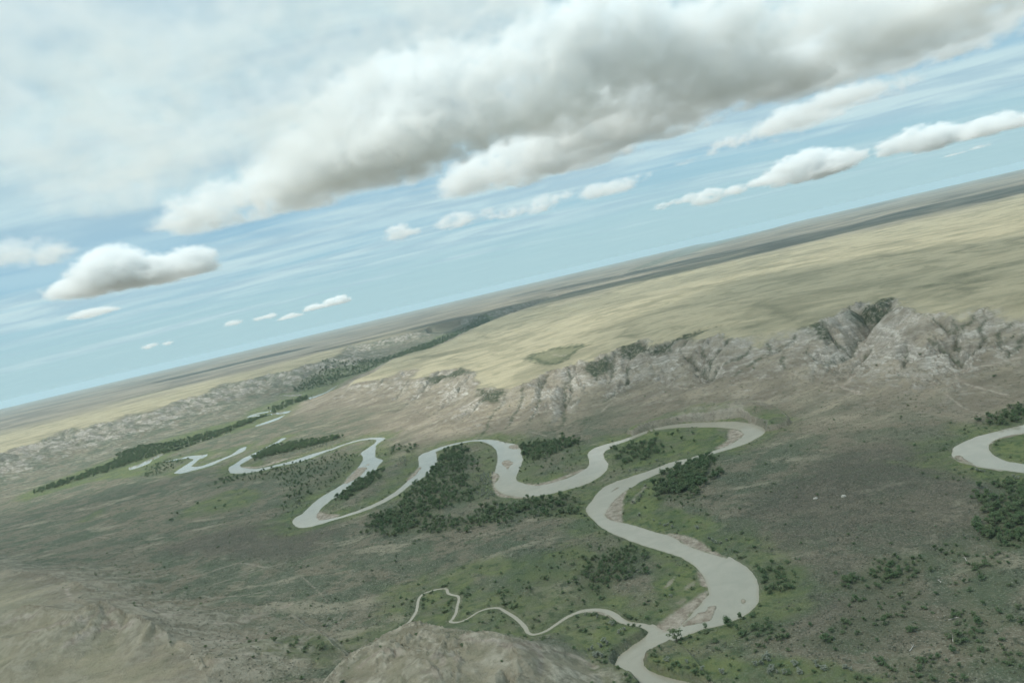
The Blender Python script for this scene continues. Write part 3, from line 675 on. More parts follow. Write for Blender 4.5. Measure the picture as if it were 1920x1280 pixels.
# ----------------------------------------------------------------- where the woods stand: (label place, outline, spacing m, (min,max) height, keep share, kind)
woods = [
    ("of the dense stand below the big river loop", pix('4', [(800, 700), (900, 610), (1000, 530), (1200, 440), (1320, 470), (1290, 560), (1230, 680), (1150, 760), (1100, 850), (1000, 900), (860, 880), (780, 830)]), 6.2, (7, 11), .9, 't'),
    ("of the scrub tail facing the brown flat", pix('4', [(860, 880), (1100, 850), (1250, 960), (1240, 1030), (1140, 960), (950, 940)]), 7, (3, 6), .55, 't'),
    ("of the grove at the big loop's left end", pix('4', [(360, 340), (480, 350), (660, 290), (790, 330), (790, 420), (700, 480), (560, 500), (480, 540), (400, 470)]), 7, (5, 9), .7, 't'),
    ("of the dark grove beside the river islands", pix('3', [(1090, 170), (1250, 140), (1500, 130), (1580, 160), (1480, 230), (1300, 270), (1200, 310), (1110, 290)]), 7.5, (7, 11), .9, 't'),
    ("of the scrub on the bend beside the islands", pix('3', [(1100, 300), (1300, 270), (1560, 220), (1600, 300), (1400, 400), (1200, 440), (1080, 400)]), 13, (3, 5), .45, 't'),
    ("of the wide wood between the middle bends", [(792, 880), (830, 845), (870, 838), (890, 868), (882, 905), (900, 940), (850, 955), (800, 968), (760, 960), (745, 950), (775, 915)], 7.5, (5, 10), .72, 't'),
    ("of the long wood edge below the middle bends", [(690, 1000), (700, 975), (760, 945), (830, 950), (820, 975), (880, 980), (900, 960), (960, 945), (1060, 932), (1085, 942), (1070, 972), (1000, 976), (900, 992), (820, 1006), (740, 1010)], 7.0, (5, 10), .75, 't'),
    ("of the stand inside the narrow left bend", pix('2', [(720, 750), (880, 620), (1060, 510), (1180, 500), (1200, 560), (1150, 640), (1000, 720), (900, 770), (800, 830), (720, 840)]), 7.0, (6, 10), .9, 't'),
    ("of the thin grove under the brown slope", pix('2', [(1250, 260), (1450, 220), (1600, 240), (1580, 290), (1400, 300), (1230, 340)]), 9, (5, 9), .8, 't'),
    ("of the loose scrub left of the narrow bends", pix('2', [(0, 520), (400, 420), (700, 300), (900, 300), (920, 400), (700, 600), (400, 780), (100, 950), (60, 880), (100, 700), (0, 640)]), 10, (3, 7), .5, 't'),
    ("of the dense strip above the thin left reach", pix('2', [(-330, 330), (-100, 240), (0, 225), (330, 180), (750, 125), (740, 150), (400, 240), (150, 300), (0, 330), (-200, 370)]), 8, (7, 12), .95, 't'),
    ("of the scrub below the left hook bend", pix('1', [(920, 600), (1100, 500), (1300, 470), (1600, 400), (1920, 330), (1920, 480), (1500, 560), (1200, 560), (1000, 640)]), 11, (4, 8), .55, 't'),
    ("of the far strip across the left valley", pix('a', [(200, 850), (400, 780), (640, 690), (680, 640), (800, 600), (950, 580), (1150, 530), (1300, 490), (1500, 420), (1540, 410), (1400, 470), (1200, 550), (1000, 620), (820, 660), (640, 730), (420, 800), (220, 865)]), 10, (7, 12), .85, 't'),
    ("of the brush between the far left bends", pix('a', [(790, 770), (850, 700), (950, 660), (1080, 655), (1000, 700), (940, 740), (850, 770)]), 11, (4, 8), .6, 't'),
    ("of the farthest river wood", pix('f', [(430, 540), (560, 480), (720, 410), (880, 380), (950, 350), (1150, 300), (1300, 240), (1500, 160), (1700, 70), (1900, 10), (1920, 25), (1750, 90), (1600, 180), (1450, 240), (1200, 310), (1000, 390), (900, 420), (700, 500), (520, 540)]), 22, (9, 15), .8, 't'),
    ("of the far wood beyond the slope", pix('f', [(0, 800), (100, 760), (260, 710), (280, 660), (400, 620), (560, 570), (600, 575), (520, 620), (400, 660), (290, 700), (130, 780), (20, 820)]), 14, (8, 13), .8, 't'),
    ("of the thicket between river and creek", pix('5', [(-40, 600), (0, 520), (60, 430), (200, 330), (350, 300), (470, 380), (430, 480), (320, 560), (200, 640), (150, 700), (0, 680)]), 5.2, (3, 6.5), .8, 't'),
    ("of the open scrub above the creek", pix('h', [(1240, 700), (1400, 660), (1500, 560), (1700, 480), (1720, 620), (1500, 760), (1380, 800)]), 9, (2.5, 5), .4, 't'),
    ("of the dark wood at the right edge", pix('i', [(1250, 380), (1330, 250), (1447, 250), (1560, 300), (1560, 560), (1380, 600), (1240, 570)]), 5.5, (5, 9), .85, 't'),
    ("of the scrub band crossing the right flat", pix('i', [(520, 760), (700, 660), (900, 610), (960, 650), (840, 780), (640, 820), (520, 800)]), 5, (3, 6), .65, 't'),
    ("of the small clump right of the scrub band", pix('i', [(1060, 570), (1150, 560), (1160, 640), (1050, 650)]), 5, (3, 5.5), .7, 't'),
    ("of the round clump beside the wide lower bend", pix('i', [(100, 650), (210, 700), (225, 800), (70, 810), (60, 740)]), 4.5, (4, 6.5), .8, 't'),
    ("of the bank clump under the wide lower bend", pix('i', [(-60, 960), (0, 940), (120, 940), (200, 1050), (100, 1100), (0, 1030), (-60, 1010)]), 5, (3.5, 6.5), .75, 't'),
    ("of the scrub on the lower right flat", pix('i', [(1040, 830), (1200, 620), (1330, 640), (1390, 810), (1420, 1010), (1280, 1000), (1250, 1080), (1240, 1180), (1090, 1200), (1040, 1050), (1160, 900)]), 7.5, (3, 6.5), .5, 't'),
    ("of the loose scrub beside the scrub band", pix('i', [(480, 800), (840, 800), (950, 900), (900, 1040), (560, 1140), (240, 1110), (420, 1040), (520, 960)]), 11, (2.5, 5), .4, 't'),
    ("of the scrub along the bottom edge", pix('i', [(680, 1180), (1100, 1200), (1460, 1100), (1460, 1300), (760, 1300)]), 6.5, (2.5, 5), .5, 't'),
    ("of the wood behind the right river bend", pix('6', [(640, 250), (850, 180), (1000, 130), (1280, 40), (1600, 0), (1600, 230), (1280, 270), (1000, 330), (860, 320), (700, 300)]), 6, (5, 9), .8, 't'),
    ("of the hollow beside the foreground hill", pix('h', [(430, 1060), (520, 980), (640, 930), (690, 950), (600, 1010), (500, 1060)]), 6, (3, 5), .7, 't'),
    ("of the ravine left of the foreground hill", pix('h', [(-100, 1230), (60, 1180), (180, 1150), (220, 1180), (100, 1230), (-60, 1270)]), 7, (3, 5.5), .6, 't'),
    ("of the pale thicket between the middle bends", pix('3', [(620, 520), (700, 440), (780, 390), (830, 420), (835, 520), (880, 600), (800, 630), (690, 590)]), 5.0, (2.5, 4.5), .8, 's'),
    ("of the pale thicket beside the round pool", pix('2', [(1370, 420), (1400, 350), (1480, 330), (1520, 370), (1450, 450), (1380, 460)]), 5.5, (2.5, 4.5), .75, 's'),
    ("of the pale brush outside the hook bend", pix('2', [(90, 930), (180, 850), (300, 800), (320, 830), (200, 920), (130, 980)]), 6, (2.5, 4), .7, 's'),
    ("of the pale brush below the dark left strip", pix('2', [(330, 250), (480, 220), (600, 190), (620, 210), (480, 250), (350, 280)]), 7, (3, 4.5), .7, 's'),
]
lone_trees = [  # px, py of the foot, height, width factor, label, kind
    (1268, 1200, 11.5, 1.15, 'open-crowned tree standing alone on the bank across from the creek mouth', 't'),
    (1365, 1172, 9.0, 1.0, 'rounded tree at the water edge below the wide lower bend, the larger of two', 't'),
    (1388, 1160, 7.0, .9, 'smaller tree at the water edge below the wide lower bend, right of its neighbour', 't'),
    (1324, 1180, 7.0, .8, 'narrow leaning tree on the bank tip beside the mud bar', 't'),
    (1233, 820, 8.5, 1.0, 'leftmost of the separate round trees on the big loop meadow', 't'),
    (1262, 822, 8.5, 1.1, 'round tree second from the left on the big loop meadow', 't'),
    (1272, 812, 7.5, .9, 'tree at the back of the cluster on the big loop meadow', 't'),
    (1280, 830, 8.0, 1.15, 'broad tree at the front of the cluster on the big loop meadow', 't'),
    (1300, 816, 6.5, .9, 'small tree between the cluster and the right end of the big loop', 't'),
    (1303, 832, 6.0, .9, 'rightmost small round tree on the big loop meadow', 't'),
    (1260, 844, 6.0, .9, 'tree nearest the narrow reach on the big loop meadow', 't'),
    (1317, 858, 8.0, 1.0, 'tree overhanging the narrow reach at the top of the dense stand', 't'),
    (531, 1258, 6.5, 1.2, 'dark bushy tree alone below the pale terrace lines', 't'),
    (610, 1252, 5.5, 1.4, 'low dark tree near the foreground hill', 't'),
    (323, 982, 8.0, 1.2, 'dark tree at the tip of the left green hollow, lower of two', 't'),
    (334, 968, 7.5, 1.0, 'dark tree at the tip of the left green hollow, upper of two', 't'),
    (372, 948, 7.0, 1.0, 'single tree in the left yellow-green meadow', 't'),
    (405, 958, 6.0, 1.0, 'small tree right of the yellow-green meadow', 't'),
    (423, 953, 6.5, 1.3, 'wide tree farthest right in the left green hollow', 't'),
    (1594, 1100, 6.0, 1.1, 'dark rounded bush at the left end of the scrub band on the right flat', 't'),
    (1606, 1132, 5.5, 1.2, 'bush standing below the left end of the scrub band on the right flat', 't'),
    (1584, 1176, 5.0, 1.1, 'lone bush on the brown patch of the lower right flat', 't'),
    (1659, 1176, 5.0, 1.2, 'lone bush between the brown patch and the lower right scrub', 't'),
    (1714, 1192, 5.0, 1.1, 'lone bush beside the bleached log on the lower right flat', 't'),
    (1550, 1210, 5.5, 1.5, 'wide dark bush on the lower right bank terrace', 't'),
    (812, 1151, 2.6, 1.1, 'tiny dark bush alone inside the creek loop', 't'),
]
silver = [(x, y) for f, L in (('5', [(900, 266), (925, 288), (950, 298), (985, 300), (1025, 285), (590, 175), (612, 168), (640, 188), (820, 198), (410, 104), (515, 140), (225, 908), (280, 968), (318, 948), (168, 1028),
                                     (145, 1066), (190, 1054), (128, 1128), (60, 1094), (85, 1090), (1300, 1135), (1328, 1142), (1312, 1120), (1235, 1168), (1275, 1168), (755, 1188), (615, 1172), (865, 1234), (995, 1228), (1345, 1204), (110, 1140), (150, 1145),
                                     (380, 20), (400, 8), (560, 165), (635, 680), (30, 800), (110, 822)]),
                              ('i', [(138, 1222), (125, 1244), (160, 1244), (200, 1246), (368, 1204), (375, 1226), (410, 1240), (520, 1236), (548, 1248), (255, 1212), (285, 1250)]),
                              ('6', [(590, 995), (640, 1000), (690, 1000), (1130, 1080), (1180, 1110)]),
                              ('4', [(540, 880), (600, 990), (770, 480), (510, 575), (1070, 405), (570, 570), (640, 780), (610, 830), (660, 720)])) for x, y in pix(f, L)]

wood_mask = np.zeros(X.shape, np.float32)
for w in woods:
    P = gpts(w[1])
    wood_mask = np.maximum(wood_mask, w[4] * smooth(10, -10, sdf(X, Y, P, 60) + n1 * 16) * (1.0 if w[5] == 't' else .6))

wood_mask = np.maximum(wood_mask, fringe)
print('masks done')
# ----------------------------------------------------------------- material helpers
def mat(name):
    m = bpy.data.materials.new(name); m.use_nodes = True
    m.node_tree.nodes.clear()
    return m, m.node_tree.nodes, m.node_tree.links
class NT:
    def __init__(s, m): s.n = m.node_tree.nodes; s.l = m.node_tree.links
    def node(s, t, **k):
        n = s.n.new(t)
        for a, b in k.items(): setattr(n, a, b)
        return n
    def put(s, sock, v):
        if hasattr(v, 'is_linked') or isinstance(v, bpy.types.NodeSocket): s.l.new(v, sock)
        else: sock.default_value = v
    def math(s, op, a, b=None, c=None, clamp=False):
        n = s.node('ShaderNodeMath', operation=op, use_clamp=clamp)
        for i, v in enumerate((a, b, c)):
            if v is not None: s.put(n.inputs[i], v)
        return n.outputs[0]
    def mix(s, f, a, b, mode='MIX'):
        n = s.node('ShaderNodeMix', data_type='RGBA', blend_type=mode)
        s.put(n.inputs[0], f)
        for k, v in ((6, a), (7, b)):
            if isinstance(v, tuple): v = (*v, 1.0) if len(v) == 3 else v
            s.put(n.inputs[k], v)
        return n.outputs[2]
    def noise(s, vec, scale, detail=4, rough=.55, dist=0.0):
        n = s.node('ShaderNodeTexNoise')
        s.put(n.inputs['Vector'], vec); n.inputs['Scale'].default_value = scale
        n.inputs['Detail'].default_value = detail; n.inputs['Roughness'].default_value = rough; n.inputs['Distortion'].default_value = dist
        return n.outputs[0]
    def ramp(s, f, stops, interp='LINEAR'):
        n = s.node('ShaderNodeValToRGB'); s.put(n.inputs[0], f)
        n.color_ramp.interpolation = interp
        e = n.color_ramp.elements
        while len(e) > 1: e.remove(e[-1])
        e[0].position = stops[0][0]; e[0].color = (*stops[0][1], 1)
        for p, c in stops[1:]:
            q = e.new(p); q.color = (*c, 1)
        return n.outputs[0]
    def maprange(s, v, a, b, c=0.0, d=1.0, kind='SMOOTHSTEP'):
        n = s.node('ShaderNodeMapRange', interpolation_type=kind)
        s.put(n.inputs[0], v)
        for i, q in ((1, a), (2, b), (3, c), (4, d)): n.inputs[i].default_value = q
        return n.outputs[0]

# ----------------------------------------------------------------- the land's material
def land_material():
    m, _, _ = mat('land')
    t = NT(m)
    geo = t.node('ShaderNodeNewGeometry')
    pos = geo.outputs['Position']
    a1 = t.node('ShaderNodeAttribute', attribute_name='cover'); s1 = t.node('ShaderNodeSeparateColor'); t.l.new(a1.outputs['Color'], s1.inputs[0])
    a2 = t.node('ShaderNodeAttribute', attribute_name='soil'); s2 = t.node('ShaderNodeSeparateColor'); t.l.new(a2.outputs['Color'], s2.inputs[0])
    green, bare, sand = s1.outputs[0], s1.outputs[1], s1.outputs[2]
    plat, ped, dark = s2.outputs[0], s2.outputs[1], s2.outputs[2]
    wood = a1.outputs['Alpha']; ravine = a2.outputs['Alpha']
    farm = t.node('ShaderNodeAttribute', attribute_name='far_scrub').outputs['Fac']
    nb = t.noise(pos, 0.004, 5, .6, .6); nm = t.noise(pos, 0.022, 5, .62, .4); nf = t.noise(pos, 0.12, 4, .65); nff = t.noise(pos, 0.55, 3, .7)
    st = t.node('ShaderNodeMapping'); t.l.new(pos, st.inputs[0]); st.inputs['Scale'].default_value = (0.55, 1.0, 1); st.inputs['Rotation'].default_value = (0, 0, math.radians(14))
    ns = t.noise(st.outputs[0], 0.02, 5, .62, .5)
    # sage flats
    nq = t.noise(st.outputs[0], 0.055, 5, .65, .7); nk = t.noise(pos, 0.0105, 6, .62, .9)
    c = t.mix(t.maprange(nk, .42, .56), (0.084, 0.100, 0.068), (0.146, 0.134, 0.098))
    c = t.mix(t.math('MULTIPLY', t.maprange(nm, .53, .64), .8), c, (0.074, 0.098, 0.060))
    c = t.mix(t.math('MULTIPLY', t.maprange(ns, .55, .66), .75), c, (0.250, 0.230, 0.172))
    c = t.mix(t.math('MULTIPLY', t.maprange(nq, .54, .66), .7), c, (0.056, 0.070, 0.046))
    c = t.mix(t.math('MULTIPLY', t.maprange(nff, .52, .66), .6), c, (0.270, 0.268, 0.215))
    c = t.mix(t.math('MULTIPLY', t.maprange(nf, .54, .64), .75), c, (0.048, 0.060, 0.040))
    c = t.mix(t.math('MULTIPLY', dark, t.maprange(nf, .25, .6, .35, .9)), c, t.mix(t.maprange(nff, .42, .62), (0.066, 0.069, 0.053), (0.128, 0.116, 0.092)))
    # brown pediment
    pc = t.mix(t.maprange(ns, .35, .65), (0.158, 0.136, 0.106), (0.268, 0.236, 0.180))
    pc = t.mix(t.maprange(nf, .5, .75), pc, (0.105, 0.102, 0.072))
    c = t.mix(t.math('MULTIPLY', ped, .85), c, pc)
    # tableland grass
    gc = t.mix(t.maprange(ns, .36, .62), (0.300, 0.278, 0.192), (0.360, 0.325, 0.225))
    gc = t.mix(t.math('MULTIPLY', t.maprange(nb, .48, .62), .7), gc, (0.200, 0.190, 0.130))
    gc = t.mix(t.math('MULTIPLY', t.maprange(nf, .5, .75), .35), gc, (0.40, 0.355, 0.235))
    gc = t.mix(t.math('MULTIPLY', t.maprange(nk, .52, .64), .55), gc, (0.175, 0.172, 0.112))
    gc = t.mix(t.math('MULTIPLY', t.maprange(nq, .55, .66), .3), gc, (0.145, 0.140, 0.092))
    gc = t.mix(t.math('MULTIPLY', t.maprange(nff, .55, .7), .25), gc, (0.120, 0.118, 0.080))
    nw = t.noise(st.outputs[0], 0.0016, 6, .65, .8)
    fc = t.mix(t.maprange(nw, .38, .62), (0.115, 0.110, 0.094), (0.225, 0.202, 0.160))
    gc = t.mix(t.math('MULTIPLY', farm, .9), gc, fc)
    c = t.mix(plat, c, gc)
    # green
    gg = t.mix(t.maprange(nm, .36, .62), (0.068, 0.108, 0.044), (0.132, 0.155, 0.068))
    gg = t.mix(t.maprange(nf, .45, .7), gg, (0.052, 0.086, 0.038))
    gg = t.mix(t.math('MULTIPLY', t.maprange(nq, .52, .64), .6), gg, (0.125, 0.130, 0.082))
    c = t.mix(t.math('MULTIPLY', green, t.maprange(nm, .34, .56, .45, 1.0)), c, gg)
    c = t.mix(t.math('MULTIPLY', wood, .8), c, t.mix(t.maprange(nf, .4, .65), (0.060, 0.084, 0.046), (0.112, 0.126, 0.074)))
    # bare beds of clay and sandstone: level bands
    sp = t.node('ShaderNodeSeparateXYZ'); t.l.new(pos, sp.inputs[0])
    zz = t.math('ADD', sp.outputs[2], t.math('MULTIPLY', t.noise(pos, 0.02, 4, .6), 26.0))
    cz = t.node('ShaderNodeCombineXYZ'); t.l.new(t.math('MULTIPLY', zz, 0.11), cz.inputs[2])
    band = t.noise(cz.outputs[0], 0.8, 3, .7)
    bc = t.ramp(band, [(.30, (0.215, 0.208, 0.188)), (.41, (0.345, 0.338, 0.310)), (.47, (0.205, 0.196, 0.178)), (.54, (0.470, 0.462, 0.425)), (.62, (0.300, 0.292, 0.266)), (.72, (0.540, 0.530, 0.490))])
    bc = t.mix(t.math('MULTIPLY', t.maprange(nf, .45, .7), .5), bc, (0.195, 0.170, 0.140))
    rm = t.node('ShaderNodeMapping'); t.l.new(pos, rm.inputs[0]); rm.inputs['Scale'].default_value = (0.11, 0.11, 0.012)
    rill = t.noise(rm.outputs[0], 1.0, 5, .68, .3)
    bc = t.mix(t.maprange(rill, .50, .62), bc, t.mix(.35, bc, (0.110, 0.100, 0.082)))
    bc = t.mix(t.math('MULTIPLY', t.maprange(rill, .46, .34), .35), bc, (0.520, 0.500, 0.455))
    strat = t.node('ShaderNodeAttribute', attribute_name='strata').outputs['Fac']
    hc = t.mix(t.maprange(nf, .35, .65), (0.190, 0.176, 0.134), (0.370, 0.348, 0.282))
    bc = t.mix(t.math('MULTIPLY', strat, .75), hc, bc)
    bf = t.math('MULTIPLY', bare, t.maprange(t.math('ADD', nm, t.math('MULTIPLY', nf, .6)), .60, .84, .30, 1.0))
    bf = t.math('MULTIPLY', bf, t.math('MAXIMUM', t.maprange(nk, .40, .56, .38, 1.0), t.math('SUBTRACT', 1.0, strat)))
    c = t.mix(bf, c, bc)
    c = t.mix(t.math('MULTIPLY', ravine, t.maprange(nf, .34, .56, .35, 1.0)), c, (0.050, 0.064, 0.040))
    # sand and mud
    sc = t.mix(t.maprange(nf, .35, .65), (0.200, 0.170, 0.135), (0.335, 0.305, 0.255))
    c = t.mix(sand, c, sc)
    b = t.node('ShaderNodeBsdfPrincipled')
    t.l.new(c, b.inputs['Base Color']); b.inputs['Roughness'].default_value = 0.95; b.inputs['Specular IOR Level'].default_value = 0.15
    bp = t.node('ShaderNodeBump'); bp.inputs['Strength'].default_value = 0.8; bp.inputs['Distance'].default_value = 1.5
    t.l.new(t.math('ADD', t.math('ADD', nff, t.math('MULTIPLY', nf, 1.5)), t.math('MULTIPLY', bare, t.math('ADD', t.math('MULTIPLY', rill, 1.4), t.math('MULTIPLY', band, 1.0)))), bp.inputs['Height']); t.l.new(bp.outputs[0], b.inputs['Normal'])
    o = t.node('ShaderNodeOutputMaterial'); t.l.new(b.outputs[0], o.inputs[0])
    return m
M_land = land_material()

def flat_arr(*a): return np.stack([q.ravel() for q in a], -1).astype(np.float32)
VERT = flat_arr(X, Y, Z)
COVER = flat_arr(green, bare, sand, wood_mask).clip(0, 1)
hollow = smooth(16, -18, sdh + n3 * 34 + n1 * 34) * (.45 + .8 * smooth(-34, -6, sdh + n1 * 26))
for P in (pix('e', [(620, 335), (780, 312), (905, 262), (925, 290), (860, 380), (790, 450), (720, 430), (640, 390)]), pix('e', [(370, 460), (480, 435), (530, 500), (520, 560), (450, 520)]), pix('d', [(830, 420), (960, 372), (1100, 325), (1180, 310), (1000, 385), (860, 470), (760, 490), (740, 460)]),
          pix('d', [(540, 440), (680, 415), (740, 460), (700, 490), (600, 520), (520, 500)]), pix('d', [(330, 540), (480, 510), (500, 600), (400, 640), (330, 620)]), pix('b', [(1150, 490), (1300, 500), (1270, 560), (1180, 560)]), pix('b', [(860, 430), (1060, 378), (1130, 400), (1000, 440), (900, 470)])):
    ravine = np.maximum(ravine, 1.0 * smooth(10, -10, sdf(X, Y, hits(P), 60) + n1 * 20 + n3 * 14))
SOIL = flat_arr(plat, ped, dark, np.maximum(np.maximum(ravine, draw * .45), hollow)).clip(0, 1)

def mesh_np(name, verts, faces, mats, smooth_on=True):
    me = bpy.data.meshes.new(name)
    k = faces.shape[1]
    me.vertices.add(len(verts)); me.vertices.foreach_set('co', np.ascontiguousarray(verts, np.float32).ravel())
    me.loops.add(faces.size); me.loops.foreach_set('vertex_index', np.ascontiguousarray(faces, np.int32).ravel())
    me.polygons.add(len(faces)); me.polygons.foreach_set('loop_start', np.arange(0, faces.size, k, dtype=np.int32))
    if smooth_on: me.polygons.foreach_set('use_smooth', np.ones(len(faces), bool))
    for q in mats: me.materials.append(q)
    me.update(calc_edges=True)
    return me
def link(name, me, parent=None, **props):
    o = bpy.data.objects.new(name, me); COL.objects.link(o)
    if parent is not None: o.parent = parent
    for k, v in props.items(): o[k] = v
    return o
def sub(verts, faces):
    u, inv = np.unique(faces.ravel(), return_inverse=True)
    return u, inv.reshape(faces.shape)

idx = np.arange(NR * NA, dtype=np.int32).reshape(NR, NA)
F = np.stack([idx[:-1, :-1], idx[1:, :-1], idx[1:, 1:], idx[:-1, 1:]], -1).reshape(-1, 4)[:, ::-1]
# which piece of the setting each facet belongs to
zone = np.zeros(X.shape, np.int8)
zone[(sd1 < 220) & (GM > .12)] = 2
zone[(sd2 < 700) & (GM > .12)] = 2
zone[(sd1 < 0)] = 1; zone[(sd2 < 0)] = 3
zone[((sd3 < 30) | (sd4 < 60)) & (R2 < 1500)] = 4
fz = zone.ravel()[F[:, 0]]
for k, nm, lb in ((0, 'ground', 'sage and grass valley floor with meadows, washes and river banks'), (1, 'plateau', 'pale grassy tableland above the badland bluffs'),
                  (2, 'bluffs', 'gullied grey and tan badland slopes under the tableland rim'), (3, 'far_plateau', 'tableland across the left valley running to the horizon'),
                  (4, 'hills', 'bare rounded hills at the bottom edge on the near side of the valley')):
    ff = F[fz == k]
    u, nf_ = sub(VERT, ff)
    me = mesh_np(nm, VERT[u], nf_, [M_land])
    for an, arr in (('cover', COVER), ('soil', SOIL)):
        at = me.color_attributes.new(an, 'FLOAT_COLOR', 'POINT')
        at.data.foreach_set('color', np.ascontiguousarray(arr[u]).ravel())
    at = me.attributes.new('strata', 'FLOAT', 'POINT'); at.data.foreach_set('value', strata.ravel()[u].astype(np.float32))
    at = me.attributes.new('far_scrub', 'FLOAT', 'POINT'); at.data.foreach_set('value', farm.ravel()[u].astype(np.float32))
    link(nm, me, kind='structure', label=lb)

# ----------------------------------------------------------------- water
def water_material():
    m, _, _ = mat('muddy_water'); t = NT(m)
    geo = t.node('ShaderNodeNewGeometry'); pos = geo.outputs['Position']
    b = t.node('ShaderNodeBsdfPrincipled')
    n = t.noise(pos, 0.03, 5, .62, 1.2)
    dp = t.node('ShaderNodeAttribute', attribute_name='deep').outputs['Fac']
    wc = t.mix(t.maprange(n, .30, .70), (0.268, 0.262, 0.215), (0.302, 0.292, 0.240))
    wc = t.mix(t.maprange(dp, .0, .6), (0.280, 0.262, 0.208), wc)
    t.l.new(wc, b.inputs['Base Color'])
    t.l.new(t.maprange(t.noise(pos, 0.012, 4, .6, .6), .4, .6, .06, .13), b.inputs['Roughness']); b.inputs['IOR'].default_value = 1.33
    bp = t.node('ShaderNodeBump'); bp.inputs['Strength'].default_value = 0.12; bp.inputs['Distance'].default_value = 0.3
    t.l.new(t.noise(pos, 0.35, 3, .6), bp.inputs['Height']); t.l.new(bp.outputs[0], b.inputs['Normal'])
    o = t.node('ShaderNodeOutputMaterial'); t.l.new(b.outputs[0], o.inputs[0])
    return m
M_water = water_material()
wet = (np.minimum(sdw, 1e3) < 3.0)
which = np.where(sdc < np.minimum(sdr, sdl), 1, np.where(sdl < sdr, 2, 0)).ravel()
wetf = wet.ravel()[F].any(1)
WV = flat_arr(X, Y, -drop(R2))
for k, nm, lb in ((0, 'river', 'muddy grey-green river winding in tight bends across the valley'), (1, 'creek', 'narrow winding creek joining the river near the foreground hill'),
                  (2, 'river_loop', 'curved river bend entering at the right edge')):
    ff = F[wetf & (which[F[:, 0]] == k)]
    u, nf_ = sub(WV, ff)
    me = mesh_np(nm, WV[u], nf_, [M_water])
    at = me.attributes.new('deep', 'FLOAT', 'POINT'); at.data.foreach_set('value', smooth(0, 5, -sdw).ravel()[u].astype(np.float32))
    link(nm, me, kind='structure', label=lb)

print('land done')

# ----------------------------------------------------------------- heights for things that stand on the land
def zat(x, y):
    x = np.atleast_1d(np.asarray(x, float)); y = np.atleast_1d(np.asarray(y, float))
    r = np.hypot(x, y); a = np.arctan2(x, y)
    i = np.clip(np.searchsorted(rr, r) - 1, 0, NR - 2); j = np.clip(np.searchsorted(az, a) - 1, 0, NA - 2)
    u = np.clip((r - rr[i]) / (rr[i + 1] - rr[i]), 0, 1); v = np.clip((a - az[j]) / (az[j + 1] - az[j]), 0, 1)
    return Z[i, j] * (1 - u) * (1 - v) + Z[i + 1, j] * u * (1 - v) + Z[i, j + 1] * (1 - u) * v + Z[i + 1, j + 1] * u * v
def near_grid(A, x, y):
    r = np.hypot(x, y); a = np.arctan2(x, y)
    return A[np.clip(np.searchsorted(rr, r), 0, NR - 1), np.clip(np.searchsorted(az, a), 0, NA - 1)]
def project(x, y, z):
    v = np.stack([x, y, z - CAM_H], -1)
    f_ = v @ np.array(fwd[:]); a = v @ np.array(cam_r[:]); b = v @ np.array(cam_u[:])
    return 960 + FPX * a / f_, 640 - FPX * b / f_

# ----------------------------------------------------------------- trees and bushes
def leaf_material(name, c1, c2, c3):
    m, _, _ = mat(name); t = NT(m)
    oi = t.node('ShaderNodeObjectInfo'); geo = t.node('ShaderNodeNewGeometry')
    n = t.noise(geo.outputs['Position'], 0.9, 2, .6)
    c = t.mix(t.maprange(n, .35, .65), c1, c2)
    c = t.mix(t.math('MULTIPLY', t.math('POWER', oi.outputs['Random'], 2.0), .75), c, c3)
    d = t.node('ShaderNodeBsdfDiffuse'); t.l.new(c, d.inputs[0])
    tr = t.node('ShaderNodeBsdfTranslucent'); t.l.new(c, tr.inputs[0])
    mx = t.node('ShaderNodeMixShader'); mx.inputs[0].default_value = .38
    t.l.new(d.outputs[0], mx.inputs[1]); t.l.new(tr.outputs[0], mx.inputs[2])
    o = t.node('ShaderNodeOutputMaterial'); t.l.new(mx.outputs[0], o.inputs[0])
    return m
def plain_material(name, c, rough=.9):
    m, _, _ = mat(name); t = NT(m)
    geo = t.node('ShaderNodeNewGeometry'); n = t.noise(geo.outputs['Position'], 3.0, 3, .6)
    b = t.node('ShaderNodeBsdfPrincipled'); t.l.new(t.mix(n, tuple(q * .7 for q in c), tuple(q * 1.25 for q in c)), b.inputs['Base Color']); b.inputs['Roughness'].default_value = rough
    o = t.node('ShaderNodeOutputMaterial'); t.l.new(b.outputs[0], o.inputs[0])
    return m
M_leaf = leaf_material('cottonwood_leaf', (0.100, 0.160, 0.086), (0.150, 0.215, 0.115), (0.200, 0.235, 0.140))
M_silver = leaf_material('silver_leaf', (0.27, 0.30, 0.245), (0.37, 0.395, 0.33), (0.22, 0.25, 0.20))
M_sage = leaf_material('sage_leaf', (0.150, 0.168, 0.130), (0.215, 0.225, 0.180), (0.105, 0.122, 0.088))
M_bark = plain_material('bark', (0.16, 0.14, 0.115))
M_dead = plain_material('dead_wood', (0.42, 0.40, 0.36))

